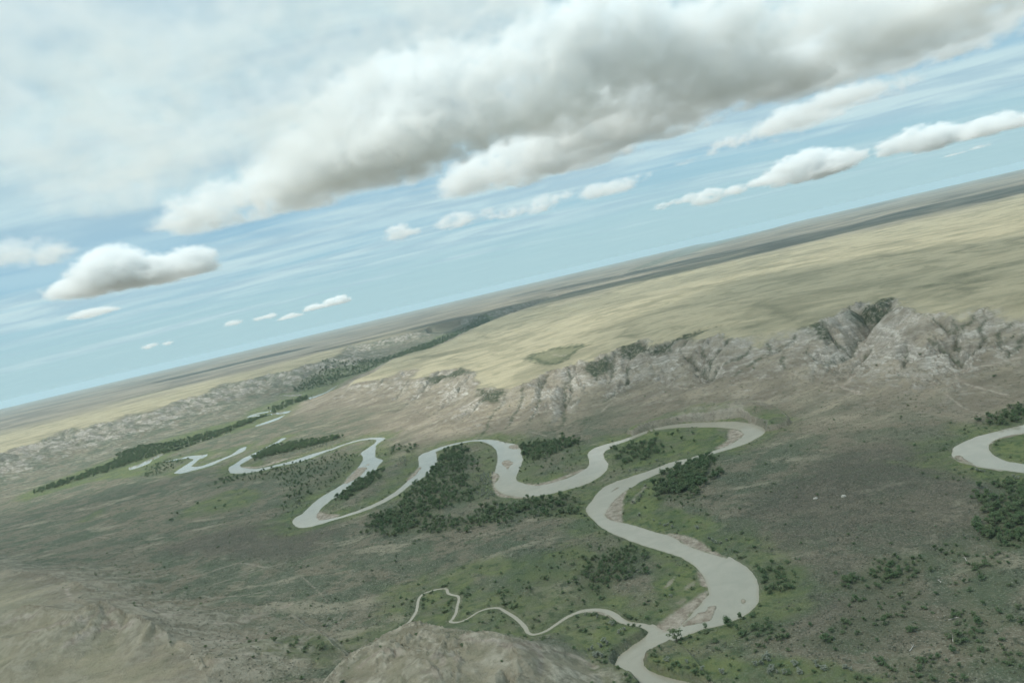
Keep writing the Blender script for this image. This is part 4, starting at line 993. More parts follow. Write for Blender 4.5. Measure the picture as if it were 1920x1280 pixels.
def tube(pts, rad, k=5):
    V, Fc = [], []
    for i, (p, r) in enumerate(zip(pts, rad)):
        p = Vector(p); q = Vector(pts[min(i + 1, len(pts) - 1)]) - Vector(pts[max(i - 1, 0)])
        q.normalize(); a = q.orthogonal().normalized(); b = q.cross(a)
        for j in range(k):
            w = 2 * PI * j / k
            V.append(p + a * (math.cos(w) * r) + b * (math.sin(w) * r))
    for i in range(len(pts) - 1):
        for j in range(k):
            Fc.append((i * k + j, i * k + (j + 1) % k, (i + 1) * k + (j + 1) % k, (i + 1) * k + j))
    return V, Fc
def tree_meshes(seed, leafm, n_lobes, n_leaf, spread, low, leaf):
    """a tree of height 1: trunk with limbs, and a crown of small leaf sprays gathered in uneven lobes"""
    g = random.Random(seed)
    lobes = []
    for k in range(n_lobes):
        a = g.uniform(0, 2 * PI); h = low + (1 - low) * (g.random() ** .8) * .82
        rad = spread * g.uniform(.25, 1.0) * math.sin(PI * min(.95, max(.2, (h - low * .5) / (1.05 - low * .5)))) ** .6
        lobes.append((math.cos(a) * rad, math.sin(a) * rad, h, g.uniform(.12, .23) * (0.6 + spread)))
    tv, tf = [], []
    def add(pts, rad):
        v, f = tube(pts, rad); o = len(tv); tv.extend(v); tf.extend([tuple(q + o for q in c) for c in f])
    lean = (g.uniform(-.05, .05), g.uniform(-.05, .05))
    add([(0, 0, -.05), (lean[0] * .4, lean[1] * .4, low * .6), (lean[0], lean[1], low + .15), (lean[0] * 1.6, lean[1] * 1.3, .7)], [.034, .028, .020, .006])
    for x, y, z, r in lobes[::2]:
        add([(lean[0] * .5, lean[1] * .5, low * .7), (x * .5, y * .5, (low + z) * .48), (x, y, z)], [.017, .011, .003])
    V = []; per = n_leaf // n_lobes
    for x, y, z, r in lobes:
        for _ in range(per):
            u = Vector((g.gauss(0, 1), g.gauss(0, 1), g.gauss(0, 1))).normalized()
            d = r * g.random() ** .38
            c = Vector((x, y, z)) + Vector((u.x * d, u.y * d, u.z * d * .8))
            nrm = (u * .8 + Vector((g.gauss(0, .5), g.gauss(0, .5), g.gauss(0, .4) + .9))).normalized()
            a = nrm.orthogonal().normalized(); b = nrm.cross(a); w = g.uniform(0, PI)
            a, b = a * math.cos(w) + b * math.sin(w), b * math.cos(w) - a * math.sin(w)
            s = leaf * g.uniform(.6, 1.4)
            V += [c + a * s, c + b * s * .7, c - a * s, c - b * s * .7]
    cv = np.array([tuple(v) for v in V], np.float32); cf = np.arange(len(V), dtype=np.int32).reshape(-1, 4)
    crown = mesh_np('crown', cv, cf, [leafm], False)
    trunk = mesh_np('trunk', np.array([tuple(v) for v in tv], np.float32), np.array(tf, np.int32), [M_bark])
    # one joined mesh for the masses of small copies
    allv = np.concatenate([cv, np.array([tuple(v) for v in tv], np.float32)]); allf = np.concatenate([cf, np.array(tf, np.int32) + len(cv)])
    me = mesh_np('tree', allv, allf, [leafm, M_bark], False)
    mi = np.zeros(len(allf), np.int32); mi[len(cf):] = 1
    me.polygons.foreach_set('material_index', mi)
    return trunk, crown, me
TREES = [tree_meshes(100 + k, M_leaf, nl, 520, sp, lo_, .055) for k, (nl, sp, lo_) in enumerate([(13, .34, .28), (16, .42, .22), (11, .30, .30), (15, .46, .18), (12, .38, .25)])]
OPEN_TREE = tree_meshes(131, M_leaf, 11, 330, .46, .34, .050)
SILVERS = [tree_meshes(160 + k, M_silver, nl, 300, sp, lo_, .075) for k, (nl, sp, lo_) in enumerate([(9, .42, .12), (8, .36, .15), (11, .50, .10)])]

def scatter(outline, gap, keep, seed):
    P = gpts(outline)
    lo, hi = P.min(0), P.max(0)
    g = np.random.default_rng(seed)
    xx, yy = np.meshgrid(np.arange(lo[0], hi[0], gap), np.arange(lo[1], hi[1], gap))
    x = xx.ravel() + g.uniform(-.48, .48, xx.size) * gap; y = yy.ravel() + g.uniform(-.48, .48, xx.size) * gap
    d, ins = seg_dist(x, y, P)
    sdp = np.where(ins, -d, d)
    n = fbm(x, y, 34, 3, seed % 50 + 200)
    ok = (g.random(x.size) < (keep * .9 + n * 1.2 * (1.25 - keep)) * smooth(16, -20, sdp + n * 34)) & (near_grid(sdw, x, y) > 3)
    return x[ok], y[ok]

plants = []      # x, y, z, height, width, kind, place
for k, (place, outline, gap, (h0, h1), keep_, kind) in enumerate(woods):
    x, y = scatter(outline, gap, keep_, 300 + k)
    g = np.random.default_rng(900 + k)
    z = zat(x, y); h = h0 * .7 + (h1 - h0 * .7) * g.beta(1.5, 1.6, len(x))
    qx, qy = project(x, y, z)
    for a in range(len(x)):
        if -80 < qx[a] < 2000 and qy[a] < 1380:
            cx = (qx[a] - qx.min()) / (np.ptp(qx) + 1); cyy = (qy[a] - qy.min()) / (np.ptp(qy) + 1)
            size = 'tall' if h[a] > h0 + .62 * (h1 - h0) else ('small' if h[a] < h0 + .38 * (h1 - h0) else 'medium')
            spot = ('back', 'middle', 'front')[min(2, int(cyy * 3))] + ' ' + ('left', 'centre', 'right')[min(2, int(cx * 3))]
            plants.append((x[a], y[a], z[a], h[a], g.uniform(.95, 1.35), kind, place, size, spot.replace('middle centre', 'middle')))
print('plants', len(plants))

def plant_object(name, meshes, x, y, z, h, w, label, cat, group=None):
    e = link(name, None, label=label, category=cat)
    if group: e['group'] = group
    e.location = (x, y, z - .1)
    e.scale = (h * w, h * w, h); e.rotation_euler = (0, 0, random.uniform(0, 2 * PI))
    link('trunk', meshes[0], e); link('crown', meshes[1], e)
    return e
n_tree = n_silver = 0
def silver_zone(px, py):
    if px > 1770 and py < 920: return 5
    if py < 880 or (px < 1235 and py < 890): return 6
    if py < 1060: return 2
    if px > 1180 and py > 1200: return 3
    if px < 1180: return 4
    return 1
zones_ = {}
for k_, q_ in enumerate(silver): zones_.setdefault(silver_zone(*q_), []).append((q_[0], k_))
ORD = 'first second third fourth fifth sixth seventh eighth ninth tenth eleventh twelfth thirteenth fourteenth fifteenth sixteenth seventeenth eighteenth nineteenth twentieth'.split()
silver_order = {}
for L_ in zones_.values():
    for n_, (_, k_) in enumerate(sorted(L_)):
        silver_order[k_] = ', ' + ORD[n_] + ' from left' if n_ < 20 else ', towards the right end'
for px, py, h, w, lb, kind in lone_trees:
    x, y = ground(px, py, 1.5)
    plant_object('cottonwood_tree' if h > 6 else 'green_bush', OPEN_TREE if 'open-crowned' in lb or 'leaning' in lb else TREES[n_tree % 5], x, y, float(zat(x, y)[0]), h, w, lb, 'tree' if h > 6 else 'bush')
    n_tree += 1
for k, (px, py) in enumerate(silver):
    x, y = ground(px, py, 1.0)
    if near_grid(sdw, np.array([x]), np.array([y]))[0] < 1: continue
    hb = random.uniform(2.8, 4.6)
    where = next(w for lim, w in ((1, 'on the meadow above the mud bar'), (2, 'on the green spit inside the lower S bend'), (3, 'on the green bank at the bottom edge'),
                                  (4, 'on the meadow beside the creek mouth'), (5, 'on the shore outside the right river bend'), (6, 'on the big loop meadow')) if lim == silver_zone(px, py))
    plant_object('silver_bush', SILVERS[k % 3], x, y, float(zat(x, y)[0]), hb, random.uniform(1.0, 1.3),
                 ('large' if hb > 4 else 'small' if hb < 3.4 else 'middling') + ' silver bush ' + where + silver_order[k], 'bush', 'silver bushes ' + where)
    n_silver += 1
score = [p[3] / math.hypot(math.hypot(p[0], p[1]), CAM_H) for p in plants]
order = np.argsort(-np.array(score))
mass = {'t': [], 's': []}
used = {'t': n_tree, 's': n_silver}
for i in order:
    x, y, z, h, w, kind, place, size, spot = plants[i]
    if used[kind] < 298:
        used[kind] += 1
        if kind == 't':
            plant_object('cottonwood_tree', TREES[int(i) % 5], x, y, z, h, w, f'{size} green tree at the {spot} {place}', 'tree', f'{size} trees at the {spot} {place}')
        else:
            plant_object('silver_bush', SILVERS[int(i) % 3], x, y, z, h, w, f'{size} silver bush at the {spot} {place}', 'bush', f'{size} bushes at the {spot} {place}')
    else:
        mass[kind].append((x, y, z - .1, h, w))

def instancer(name, pts, meshes, label):
    """many small copies standing on points, one mass"""
    pts = np.array(pts, np.float32)
    me = bpy.data.meshes.new(name); me.vertices.add(len(pts)); me.vertices.foreach_set('co', np.ascontiguousarray(pts[:, :3]).ravel())
    a = me.attributes.new('size', 'FLOAT_VECTOR', 'POINT')
    a.data.foreach_set('vector', np.stack([pts[:, 3] * pts[:, 4], pts[:, 3] * pts[:, 4], pts[:, 3]], -1).astype(np.float32).ravel())
    o = link(name, me, kind='stuff', label=label)
    col = bpy.data.collections.new(name + '_kinds')
    for q in meshes: col.objects.link(bpy.data.objects.new(name + '_kind', q))
    ng = bpy.data.node_groups.new(name, 'GeometryNodeTree')
    ng.interface.new_socket('Geometry', in_out='INPUT', socket_type='NodeSocketGeometry'); ng.interface.new_socket('Geometry', in_out='OUTPUT', socket_type='NodeSocketGeometry')
    N, L = ng.nodes, ng.links
    gi = N.new('NodeGroupInput'); go = N.new('NodeGroupOutput')
    ci = N.new('GeometryNodeCollectionInfo'); ci.inputs['Collection'].default_value = col; ci.inputs['Separate Children'].default_value = True; ci.inputs['Reset Children'].default_value = True
    ip = N.new('GeometryNodeInstanceOnPoints'); ip.inputs['Pick Instance'].default_value = True
    na = N.new('GeometryNodeInputNamedAttribute'); na.data_type = 'FLOAT_VECTOR'; na.inputs[0].default_value = 'size'
    rv = N.new('FunctionNodeRandomValue'); rv.data_type = 'FLOAT_VECTOR'; rv.inputs[0].default_value = (0, 0, 0); rv.inputs[1].default_value = (.12, .12, 6.28)
    L.new(gi.outputs[0], ip.inputs['Points']); L.new(ci.outputs[0], ip.inputs['Instance']); L.new(rv.outputs[0], ip.inputs['Rotation']); L.new(na.outputs[0], ip.inputs['Scale'])
    L.new(ip.outputs[0], go.inputs[0])
    md = o.modifiers.new('copies', 'NODES'); md.node_group = ng
    return o
# low willow and rose scrub round the woods and over the bottom meadows
g = np.random.default_rng(501)
NW = 60000
a_ = g.uniform(math.radians(-40), math.radians(47), NW); r_ = np.exp(g.uniform(math.log(420), math.log(2600), NW))
wx, wy = r_ * np.sin(a_), r_ * np.cos(a_)
wn_ = fbm(wx, wy, 45, 3, 151) + .5 * fbm(wx, wy, 16, 2, 152)
pr = .22 * smooth(16, 5, near_grid(sdw, wx, wy)) + .55 * near_grid(wood_mask, wx, wy) + .10 * near_grid(green, wx, wy) + .03
ok = (near_grid(sdw, wx, wy) > 3) & (near_grid(sand, wx, wy) < .3) & (near_grid(plat, wx, wy) < .3) & (near_grid(sdw, wx, wy) < 330) & (g.random(NW) < pr * (.6 + 1.9 * wn_))
wx, wy = wx[ok], wy[ok]; wz = zat(wx, wy); qx, qy = project(wx, wy, wz)
ok = (qx > -60) & (qx < 1980) & (qy < 1340)
for x, y, z in zip(wx[ok], wy[ok], wz[ok]): mass['t'].append((x, y, z - .1, g.uniform(1.2, 3.2), g.uniform(1.2, 1.9)))
print('mass', len(mass['t']), len(mass['s']))
if mass['t']: instancer('woodland', mass['t'], [t[2] for t in TREES], 'dark green riverside woods filling the bends, too many trees to count')
if mass['s']: instancer('shrubbery', mass['s'], [t[2] for t in SILVERS], 'pale silver brush in the bends, too many bushes to count')


# sagebrush over the nearer flats
def sage_mesh(seed):
    g = random.Random(seed); V = []
    for _ in range(16):
        u = Vector((g.gauss(0, 1), g.gauss(0, 1), abs(g.gauss(0, .8)))).normalized()
        c = Vector((u.x * .45, u.y * .45, .2 + u.z * .55)); nrm = (u + Vector((g.gauss(0, .4), g.gauss(0, .4), .3))).normalized()
        a = nrm.orthogonal().normalized() * .34; b = nrm.cross(a.normalized()) * .30
        V += [c + a, c + b, c - a, c - b]
    return mesh_np('sage', np.array([tuple(v) for v in V], np.float32), np.arange(len(V), dtype=np.int32).reshape(-1, 4), [M_sage], False)
g = np.random.default_rng(77)
NS = 70000
a_ = g.uniform(math.radians(-42), math.radians(46), NS); r_ = 400 + 1100 * g.random(NS) ** 1.0
sx, sy = r_ * np.sin(a_), r_ * np.cos(a_)
dn = fbm(sx, sy, 55, 3, 44) + .6 * fbm(sx, sy, 14, 2, 45)
ok = (near_grid(sdw, sx, sy) > 6) & (near_grid(plat, sx, sy) < .4) & (near_grid(sand, sx, sy) < .3) & (near_grid(green, sx, sy) < .6) & (near_grid(sd3, sx, sy) > 12) & (near_grid(sd4, sx, sy) > 0) & (g.random(NS) < .45 + dn * .9)
sx, sy = sx[ok], sy[ok]; sz = zat(sx, sy)
qx, qy = project(sx, sy, sz)
ok = (qx > -60) & (qx < 1980) & (qy < 1340); sx, sy, sz = sx[ok], sy[ok], sz[ok]
hh = g.uniform(.4, 1.0, len(sx))
instancer('sagebrush', np.stack([sx, sy, sz, hh, g.uniform(1.0, 1.6, len(sx))], -1), [sage_mesh(5), sage_mesh(6), sage_mesh(7)], 'low grey-green sagebrush dotting the valley flats, beyond counting')

# bleached logs and two pale boulders on the right flat
def log_obj(px, py, ln, rot, lb):
    x, y = ground(px, py, 2.0); g = random.Random(int(px * 7 + py))
    pts = [(-ln / 2, 0, .25), (-ln / 6, g.uniform(-.3, .3), .35), (ln / 5, g.uniform(-.3, .3), .3), (ln / 2, g.uniform(-.5, .5), .45)]
    V, Fc = tube(pts, [.32, .28, .22, .08], 6)
    for s in (-1, 1):
        v, f = tube([(ln * .1, 0, .3), (ln * .25, s * ln * .14, .6), (ln * .36, s * ln * .26, .8)], [.14, .1, .04], 5)
        o = len(V); V += v; Fc += [tuple(q + o for q in c) for c in f]
    o = link('fallen_log', mesh_np('fallen_log', np.array([tuple(v) for v in V], np.float32), np.array(Fc, np.int32), [M_dead]), label=lb, category='log')
    o.location = (x, y, float(zat(x, y)[0])); o.rotation_euler = (0, 0, math.radians(rot))
log_obj(*pix('i', [(868, 1118)])[0], 9, 40, 'forked bleached log lying beside a lone bush on the lower right flat')
log_obj(*pix('i', [(1080, 1070)])[0], 8, 60, 'bleached log under the scrub clump of the lower right flat')
log_obj(*pix('i', [(1090, 962)])[0], 9, 0, 'long bleached log lying level among the right scrub')
log_obj(*pix('i', [(1145, 645)])[0], 8, 70, 'bleached log at the foot of the clump right of the scrub band')
log_obj(*pix('i', [(1008, 762)])[0], 6, 80, 'short bleached log above the middle of the right flat')
def boulder(px, py, r, lb, seed):
    x, y = ground(px, py, 3.0)
    bm = bmesh.new(); bmesh.ops.create_icosphere(bm, subdivisions=3, radius=1.0)
    for v in bm.verts:
        c = np.array([v.co[:]]) * 1.3
        k = 1 + .28 * float(gnoise(c[:, 0] + c[:, 2], c[:, 1] - c[:, 2] * .6, seed)[0])
        v.co = Vector((v.co.x * r * 1.25 * k, v.co.y * r * k, max(-.25, v.co.z * .75) * r * k))
    me = bpy.data.meshes.new('boulder'); bm.to_mesh(me); bm.free(); me.materials.append(M_dead)
    o = link('boulder', me, label=lb, category='boulder'); o.location = (x, y, float(zat(x, y)[0]))
boulder(*pix('i', [(508, 312)])[0], 2.2, 'right of the two pale boulders on the dark sage flat', 3)
boulder(*pix('i', [(360, 325)])[0], 1.8, 'left of the two pale boulders on the dark sage flat', 8)

# ----------------------------------------------------------------- clouds: heaps of vapour with flat bases, solid enough to shade the land
def noise3(p, seed):
    """gradient-free value noise on an (N,3) array"""
    i = np.floor(p); f = (p - i).astype(np.float32)
    u = f * f * (3 - 2 * f)
    i = i.astype(np.int64)
    out = np.zeros(len(p), np.float32)
    for a in (0, 1):
        for b in (0, 1):
            for c in (0, 1):
                h = ((i[:, 0] + a) * 374761393 + (i[:, 1] + b) * 668265263 + (i[:, 2] + c) * 2147483647 + seed * 974711) & 0xFFFFFFFF
                h = ((h ^ (h >> 13)) * 1274126177) & 0xFFFFFFFF
                h = ((h ^ (h >> 16)) & 0xFFFFFF).astype(np.float32) / 16777216.0
                out += h * (u[:, 0] if a else 1 - u[:, 0]) * (u[:, 1] if b else 1 - u[:, 1]) * (u[:, 2] if c else 1 - u[:, 2])
    return out * 2 - 1
def fbm3(p, scale, octv, seed, gain=.5):
    s = 0; a = 1; t = 0; q = p / scale
    for k in range(octv):
        s = s + a * noise3(q, seed + 31 * k); t += a; a *= gain; q = q * 2.03 + 3.3
    return s / t

def cloud_material(dens):
    m, _, _ = mat('cloud_vapour'); t = NT(m)
    v = t.node('ShaderNodeVolumePrincipled')
    v.inputs['Color'].default_value = (0.966, 0.988, 0.998, 1)
    v.inputs['Density'].default_value = dens
    v.inputs['Anisotropy'].default_value = 0.05
    v.inputs['Density Attribute'].default_value = 'density'
    o = t.node('ShaderNodeOutputMaterial'); t.l.new(v.outputs[0], o.inputs['Volume'])
    return m

def volume_tree(name, lo, hi, n, material, grid):
    ng = bpy.data.node_groups.new(name, 'GeometryNodeTree')
    ng.interface.new_socket('Geometry', in_out='INPUT', socket_type='NodeSocketGeometry')
    ng.interface.new_socket('Geometry', in_out='OUTPUT', socket_type='NodeSocketGeometry')
    N, L = ng.nodes, ng.links
    go = N.new('NodeGroupOutput')
    gi = N.new('GeometryNodeObjectInfo'); gi.inputs['Object'].default_value = grid
    pos = N.new('GeometryNodeInputPosition')
    sep = N.new('ShaderNodeSeparateXYZ'); L.new(pos.outputs[0], sep.inputs[0])
    idx = []
    for k in range(3):
        a = N.new('ShaderNodeMapRange'); L.new(sep.outputs[k], a.inputs[0])
        a.inputs[1].default_value = lo[k]; a.inputs[2].default_value = hi[k]; a.inputs[3].default_value = 0; a.inputs[4].default_value = n[k] - 1
        r = N.new('ShaderNodeMath'); r.operation = 'ROUND'; L.new(a.outputs[0], r.inputs[0]); idx.append(r.outputs[0])
    def mm(op, a, b):
        q = N.new('ShaderNodeMath'); q.operation = op
        for i, v in enumerate((a, b)):
            if isinstance(v, (int, float)): q.inputs[i].default_value = v
            else: L.new(v, q.inputs[i])
        return q.outputs[0]
    ii = mm('ADD', mm('MULTIPLY', mm('ADD', mm('MULTIPLY', idx[2], n[1]), idx[1]), n[0]), idx[0])
    na = N.new('GeometryNodeInputNamedAttribute'); na.data_type = 'FLOAT'; na.inputs[0].default_value = 'vapour'
    si = N.new('GeometryNodeSampleIndex'); si.data_type = 'FLOAT'; si.domain = 'POINT'
    L.new(gi.outputs['Geometry'], si.inputs[0]); L.new(na.outputs[0], si.inputs[1]); L.new(ii, si.inputs[2])
    vc = N.new('GeometryNodeVolumeCube')
    L.new(si.outputs[0], vc.inputs['Density'])
    vc.inputs['Min'].default_value = lo; vc.inputs['Max'].default_value = hi
    for k, a in enumerate('XYZ'): vc.inputs['Resolution ' + a].default_value = n[k]
    sm = N.new('GeometryNodeSetMaterial'); L.new(vc.outputs[0], sm.inputs[0]); sm.inputs['Material'].default_value = material
    L.new(sm.outputs[0], go.inputs[0])
    return ng

def make_cloud(name, field, lo, hi, vox, dens, material, **props):
    lo = np.array(lo, float); hi = np.array(hi, float)
    n = np.maximum(4, np.round((hi - lo) / np.array(vox)).astype(int) + 1)
    zz, yy, xx = np.meshgrid(np.linspace(lo[2], hi[2], n[2]), np.linspace(lo[1], hi[1], n[1]), np.linspace(lo[0], hi[0], n[0]), indexing='ij')
    p = np.stack([xx.ravel(), yy.ravel(), zz.ravel()], -1)
    d = field(p).astype(np.float32)
    c = (lo + hi) / 2; c[2] = lo[2]
    me = bpy.data.meshes.new(name)
    me.vertices.add(len(p))
    at = me.attributes.new('vapour', 'FLOAT', 'POINT'); at.data.foreach_set('value', d)
    grid = bpy.data.objects.new(name + '_grid', me)
    vo = bpy.data.volumes.new(name); vo.materials.append(material)
    o = link(name, vo, **props)
    o.location = c
    mod = o.modifiers.new('vapour', 'NODES')
    mod.node_group = volume_tree(name, (lo - c).tolist(), (hi - c).tolist(), n.tolist(), material, grid)
    print(name, n, 'filled', float((d > 0).mean()))
    return o

BASE = 1400.0
def puffs_world(L, depth=1.0):
    out = []
    for px, py, hw, hh, km in L:
        d = ray(px, py); d = d / math.hypot(d[0], d[1])
        D = km * 1000
        out.append((d[0] * D, d[1] * D, CAM_H + d[2] * D, hw / FPX * D, hw / FPX * D * depth, hh / FPX * D))
    return np.array(out)

def heap(L, vox, seed, base, scale, thr=0.0, rough=1.0, depth=1.0, dens=.004, soft=1.0, solid=.45, **props):
    P = puffs_world(L, depth)
    pad = P[:, 3:].max(0) * .25
    lo = (P[:, :3] - P[:, 3:]).min(0) - pad; hi = (P[:, :3] + P[:, 3:]).max(0) + pad
    lo[2] = max(lo[2], base - 60)
    def field(p):
        acc = np.full(len(p), -4.0, np.float32)
        q = p
        for x, y, z, a, b, c in P:
            s = 1.0 - ((q[:, 0] - x) / a) ** 2 - ((q[:, 1] - y) / b) ** 2 - ((q[:, 2] - z) / c) ** 2
            k = .35; h = np.clip(.5 + .5 * (s - acc) / k, 0, 1)          # smooth union
            acc = (acc * (1 - h) + s * h + k * h * (1 - h)).astype(np.float32)
        d = np.zeros(len(p), np.float32)
        near_ = (acc > -1.3) & (p[:, 2] > base - 70)
        p = p[near_]; acc = acc[near_]
        w = p + np.stack([fbm3(p, scale * .9, 2, seed + k) for k in (1, 2)] + [np.zeros(len(p))], -1) * scale * .3
        n = .75 * fbm3(w, scale, 3, seed, .55)
        bil = np.abs(fbm3(w, scale * .42, 4, seed + 77, .62))
        acc = np.minimum(acc, solid)
        e = acc * .9 + rough * (n * 1.25 + .62 - 2.6 * bil) * .9 - .22 + thr
        hz = p[:, 2] - base + fbm3(p, scale * .6, 3, seed + 9) * 60
        e = e - 2.0 * (1 - smooth(-30, 60, hz))
        edge_ = np.minimum(np.minimum(smooth(0, pad[0] * .5, p[:, 0] - lo[0]), smooth(0, pad[0] * .5, hi[0] - p[:, 0])), np.minimum(smooth(0, pad[1] * .5, p[:, 1] - lo[1]), smooth(0, pad[1] * .5, hi[1] - p[:, 1])))
        v = np.clip(e / (.7 * soft), 0, 1) * edge_
        v[v < .012] = 0
        d[near_] = v
        return d
    return make_cloud(props.pop('name', 'cumulus_cloud'), field, lo, hi, vox, dens, cloud_material(dens), **props)

heap([(395, 415, 90, 46, 7.3), (480, 405, 105, 60, 7.2), (420, 378, 48, 40, 7.2), (560, 375, 125, 84, 7.0), (650, 335, 150, 108, 6.8), (760, 300, 165, 125, 6.5), (720, 230, 130, 98, 6.6),
      (800, 180, 130, 90, 6.5), (860, 255, 150, 115, 6.3), (930, 170, 140, 108, 6.3), (1000, 130, 130, 98, 6.2), (1050, 205, 105, 85, 6.2)],
     (38, 48, 28), 5, BASE, 520, thr=-.06, rough=1.35, soft=.8, solid=.42, dens=.0068, label='largest cloud bank, grey-based with bright left shoulders, across the middle of the sky', category='cloud')
heap([(900, 335, 70, 34, 9.0), (980, 322, 125, 56, 8.8), (1080, 300, 140, 66, 8.5), (1180, 250, 140, 74, 8.0), (1120, 225, 120, 60, 8.0), (1230, 205, 150, 72, 7.6), (1320, 155, 150, 74, 7.3), (1420, 170, 110, 52, 7.5),
      (1290, 105, 90, 54, 7.0), (1190, 100, 110, 60, 6.5), (1120, 60, 100, 50, 6.2), (1330, 40, 80, 42, 6.4)],
     (44, 56, 30), 15, BASE, 500, thr=-.02, rough=1.45, soft=.8, solid=.4, dens=.0068, label='long grey cloud bank right of the largest, its dark base nearest the horizon', category='cloud')
heap([(1560, 130, 110, 50, 8.0), (1650, 62, 130, 68, 7.5), (1760, 50, 140, 65, 7.0), (1870, 20, 120, 60, 7.0), (1700, 135, 140, 48, 8.0), (1800, 150, 130, 52, 8.5), (1890, 110, 110, 60, 8.0), (1600, 205, 90, 34, 10.0), (1500, 240, 80, 30, 11.0), (1390, 285, 70, 24, 11),
      (1980, 60, 140, 70, 7.5)],
     (46, 60, 30), 25, BASE, 430, thr=.04, rough=1.5, soft=.9, solid=.4, dens=.006, label='broken grey cloud masses in the upper right corner of the sky', category='cloud')
heap([(230, 517, 78, 38, 10.5), (290, 515, 80, 34, 10.5), (350, 497, 48, 28, 10.5), (160, 540, 55, 18, 10.8), (210, 497, 44, 32, 10.5)],
     (40, 60, 26), 35, BASE - 100, 400, thr=.1, rough=1.0, soft=.7, dens=.010, label='small flat-based cloud low on the left, below the largest bank', category='cloud')
heap([(175, 592, 40, 12, 14.5), (205, 585, 20, 8, 14.5)], (40, 60, 20), 45, BASE - 60, 330, thr=.1, rough=.6, dens=.01, label='tiny grey lens-shaped cloud nearest the left horizon', category='cloud')
heap([(45, 488, 60, 34, 7.5), (-20, 500, 60, 34, 7.5)], (40, 50, 26), 55, BASE - 40, 330, thr=-.05, rough=1.5, dens=.006, label='ragged grey cloud at the left edge of the sky', category='cloud')
heap([(590, 579, 20, 8, 42), (632, 566, 24, 11, 42)], (110, 160, 60), 95, BASE - 150, 520, thr=.1, rough=.7, dens=.008, label='two tiny white puffs low above the middle left horizon', category='cloud')

heap([(150, 80, 230, 90, 4.2), (400, 60, 240, 90, 4.2), (300, 230, 280, 90, 5.0), (560, 215, 180, 80, 5.0), (100, 260, 170, 80, 5.2), (230, 372, 75, 34, 6.0), (120, 370, 70, 30, 6.0), (640, 50, 220, 70, 4.2), (820, 20, 200, 60, 4.4)],
     (55, 60, 36), 115, BASE, 520, thr=-.14, rough=1.7, dens=.0017, soft=1.0, label='thin ragged pale grey cloud cover filling the upper left of the sky', category='cloud')
heap([(1480, 30, 120, 40, 6.5), (1580, 250, 70, 22, 10.0), (1680, 215, 90, 26, 10.0), (1800, 205, 80, 20, 10.5), (1880, 190, 80, 24, 10.5), (1290, 320, 60, 18, 11.0), (1450, 285, 60, 16, 11.5)],
     (50, 64, 30), 125, BASE - 60, 380, thr=-.1, rough=1.5, dens=.004, label='scattered grey cloud scraps between the upper right masses and the low row', category='cloud')

def scraps(a, b, n, hw, km, seed, flat=.42, jit=.5):
    """ragged tufts strung out unevenly between two points of the sky"""
    g = random.Random(seed); L = []
    for k in range(n):
        t_ = (k + g.uniform(-.4, .4)) / max(1, n - 1)
        w = hw * g.uniform(.45, 1.25)
        L.append((a[0] + (b[0] - a[0]) * t_, a[1] + (b[1] - a[1]) * t_ + g.uniform(-jit, jit) * hw * .4, w, w * flat * g.uniform(.7, 1.2), km * g.uniform(.97, 1.03)))
    return L
heap(scraps((748, 436), (905, 396), 5, 34, 11.5, 3), (44, 60, 24), 65, BASE - 160, 380, thr=-.1, rough=1.7, dens=.005, label='thin ragged grey cloud under the right end of the largest bank', category='cloud')
heap(scraps((930, 405), (960, 395), 2, 24, 12, 4), (44, 60, 24), 66, BASE - 160, 380, thr=.0, rough=1.3, dens=.005, label='leftmost of three small grey tufts under the long right bank', category='cloud')
heap(scraps((1010, 385), (1055, 368), 3, 26, 12, 5, .6), (44, 60, 24), 67, BASE - 160, 380, thr=.0, rough=1.3, dens=.005, label='middle of three small grey tufts under the long right bank', category='cloud')
heap(scraps((1110, 362), (1200, 332), 4, 28, 12.5, 6, .5), (44, 60, 24), 68, BASE - 160, 380, thr=.0, rough=1.4, dens=.005, label='rightmost of three small grey tufts under the long right bank', category='cloud')
heap(scraps((1245, 384), (1480, 328), 9, 30, 24, 7), (80, 110, 40), 85, BASE - 250, 700, thr=-.08, rough=1.6, dens=.005, label='broken grey left end of the low cloud row above the right horizon', category='cloud')
heap(scraps((1500, 326), (1660, 282), 5, 40, 23.5, 8, .5), (80, 110, 40), 86, BASE - 250, 700, thr=-.02, rough=1.4, dens=.007, label='bright-topped middle of the low cloud row above the right horizon', category='cloud')
heap(scraps((1690, 275), (1970, 222), 8, 38, 24, 9, .45), (80, 110, 40), 87, BASE - 250, 700, thr=-.06, rough=1.6, dens=.006, label='low cloud row reaching the right edge just above the horizon', category='cloud')
heap(scraps((1790, 292), (1960, 262), 5, 22, 34, 10, .3), (120, 160, 50), 88, BASE - 250, 800, thr=-.05, rough=1.4, dens=.004, label='faint thin cloud line under the low row at the right edge', category='cloud')
heap(scraps((440, 602), (560, 590), 4, 18, 42, 11, .3), (130, 180, 60), 89, BASE - 300, 800, thr=.0, rough=1.2, dens=.004, label='faint flat cloud streak left of the two tiny white puffs', category='cloud')
heap(scraps((280, 648), (320, 640), 2, 14, 40, 12, .35), (130, 180, 60), 90, BASE - 300, 800, thr=.1, rough=1.0, dens=.006, label='single tiny white puff just above the left horizon', category='cloud')

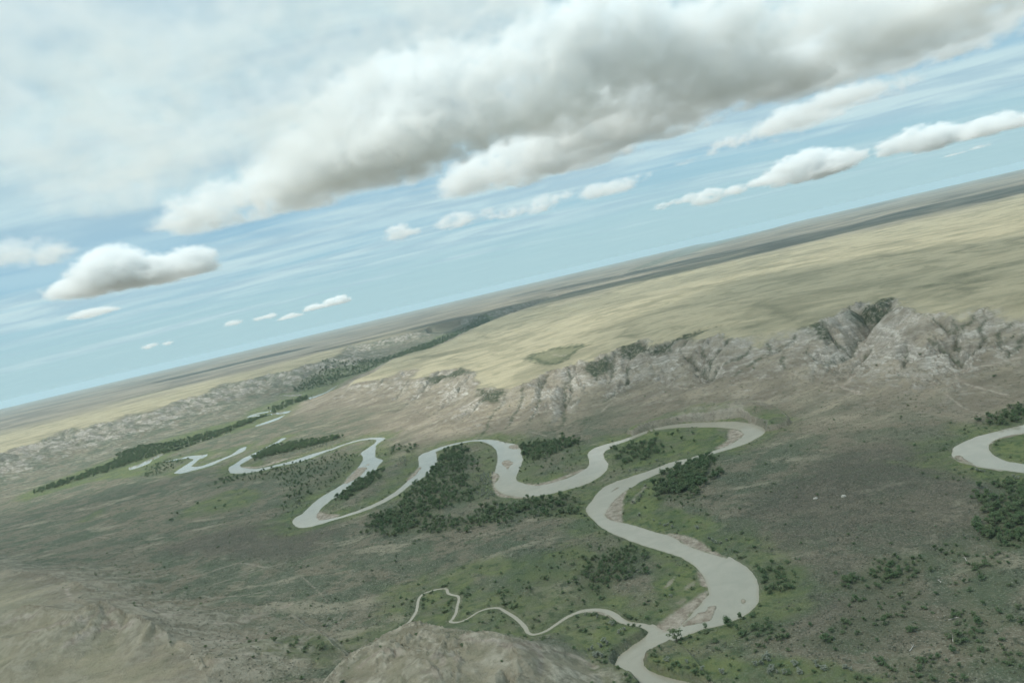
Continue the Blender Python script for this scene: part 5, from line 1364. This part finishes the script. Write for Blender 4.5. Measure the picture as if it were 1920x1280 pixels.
# ----------------------------------------------------------------- a broad thin cloud overhead that keeps the near valley in shade
off = sun_dir / sun_dir.z
shade_px = [((1920, 440), 85), ((1700, 475), 85), ((1400, 525), 75), ((1250, 580), 70), ((1100, 630), 60), ((1060, 715), 45), ((970, 800), 0), ((760, 845), 0), ((500, 855), 0), ((250, 905), 0), ((0, 965), 0), ((-300, 1010), 0)]
SH = 1900.0
shade = [(ground(p[0], p[1], z)[0] + off.x * (SH - z), ground(p[0], p[1], z)[1] + off.y * (SH - z)) for p, z in shade_px]
shade += [(-3800, 300), (-3200, -900), (1500, -900), (4800, 1200), (7000, 5200)]
shade = np.array(shade)
def shade_field(p):
    d, ins = seg_dist(p[:, 0], p[:, 1], shade)
    s = np.where(ins, -d, d) + fbm(p[:, 0], p[:, 1], 500, 3, 12) * 160
    v = smooth(90, -160, s) * (0.75 + 0.55 * fbm(p[:, 0], p[:, 1], 420, 4, 14)).clip(0.15, 1.3)
    v = v * smooth(SH - 110, SH - 30, p[:, 2]) * smooth(SH + 190, SH + 60, p[:, 2])
    v[v < .01] = 0
    return v
lo_ = shade.min(0) - 250; hi_ = shade.max(0) + 250
make_cloud('stratus_cloud', shade_field, (lo_[0], lo_[1], SH - 120), (hi_[0], hi_[1], SH + 200), (70, 70, 40), .0048, cloud_material(.0048),
           label='broad thin grey cloud sheet overhead, above the top edge of the picture', category='cloud')

# ----------------------------------------------------------------- the air over the land
def haze_box():
    m, _, _ = mat('haze_air'); t = NT(m)
    v = t.node('ShaderNodeVolumePrincipled')
    v.inputs['Color'].default_value = (0.66, 0.87, 0.98, 1); v.inputs['Density'].default_value = HAZE; v.inputs['Anisotropy'].default_value = 0.0
    o = t.node('ShaderNodeOutputMaterial'); t.l.new(v.outputs[0], o.inputs['Volume'])
    lo = float(VERT[:, 2].min()) - 1.0; hi = 330.0; r = 112000.0
    V = np.array([(x, y, z) for z in (lo, hi) for y in (-r, r) for x in (-r, r)], np.float32)
    Fc = np.array([(0, 2, 3, 1), (4, 5, 7, 6), (0, 1, 5, 4), (2, 6, 7, 3), (0, 4, 6, 2), (1, 3, 7, 5)], np.int32)
    link('haze', mesh_np('haze', V, Fc, [m], False), kind='stuff', label='thin blue summer haze filling the air above the land')
HAZE = 2.2e-5
haze_box()
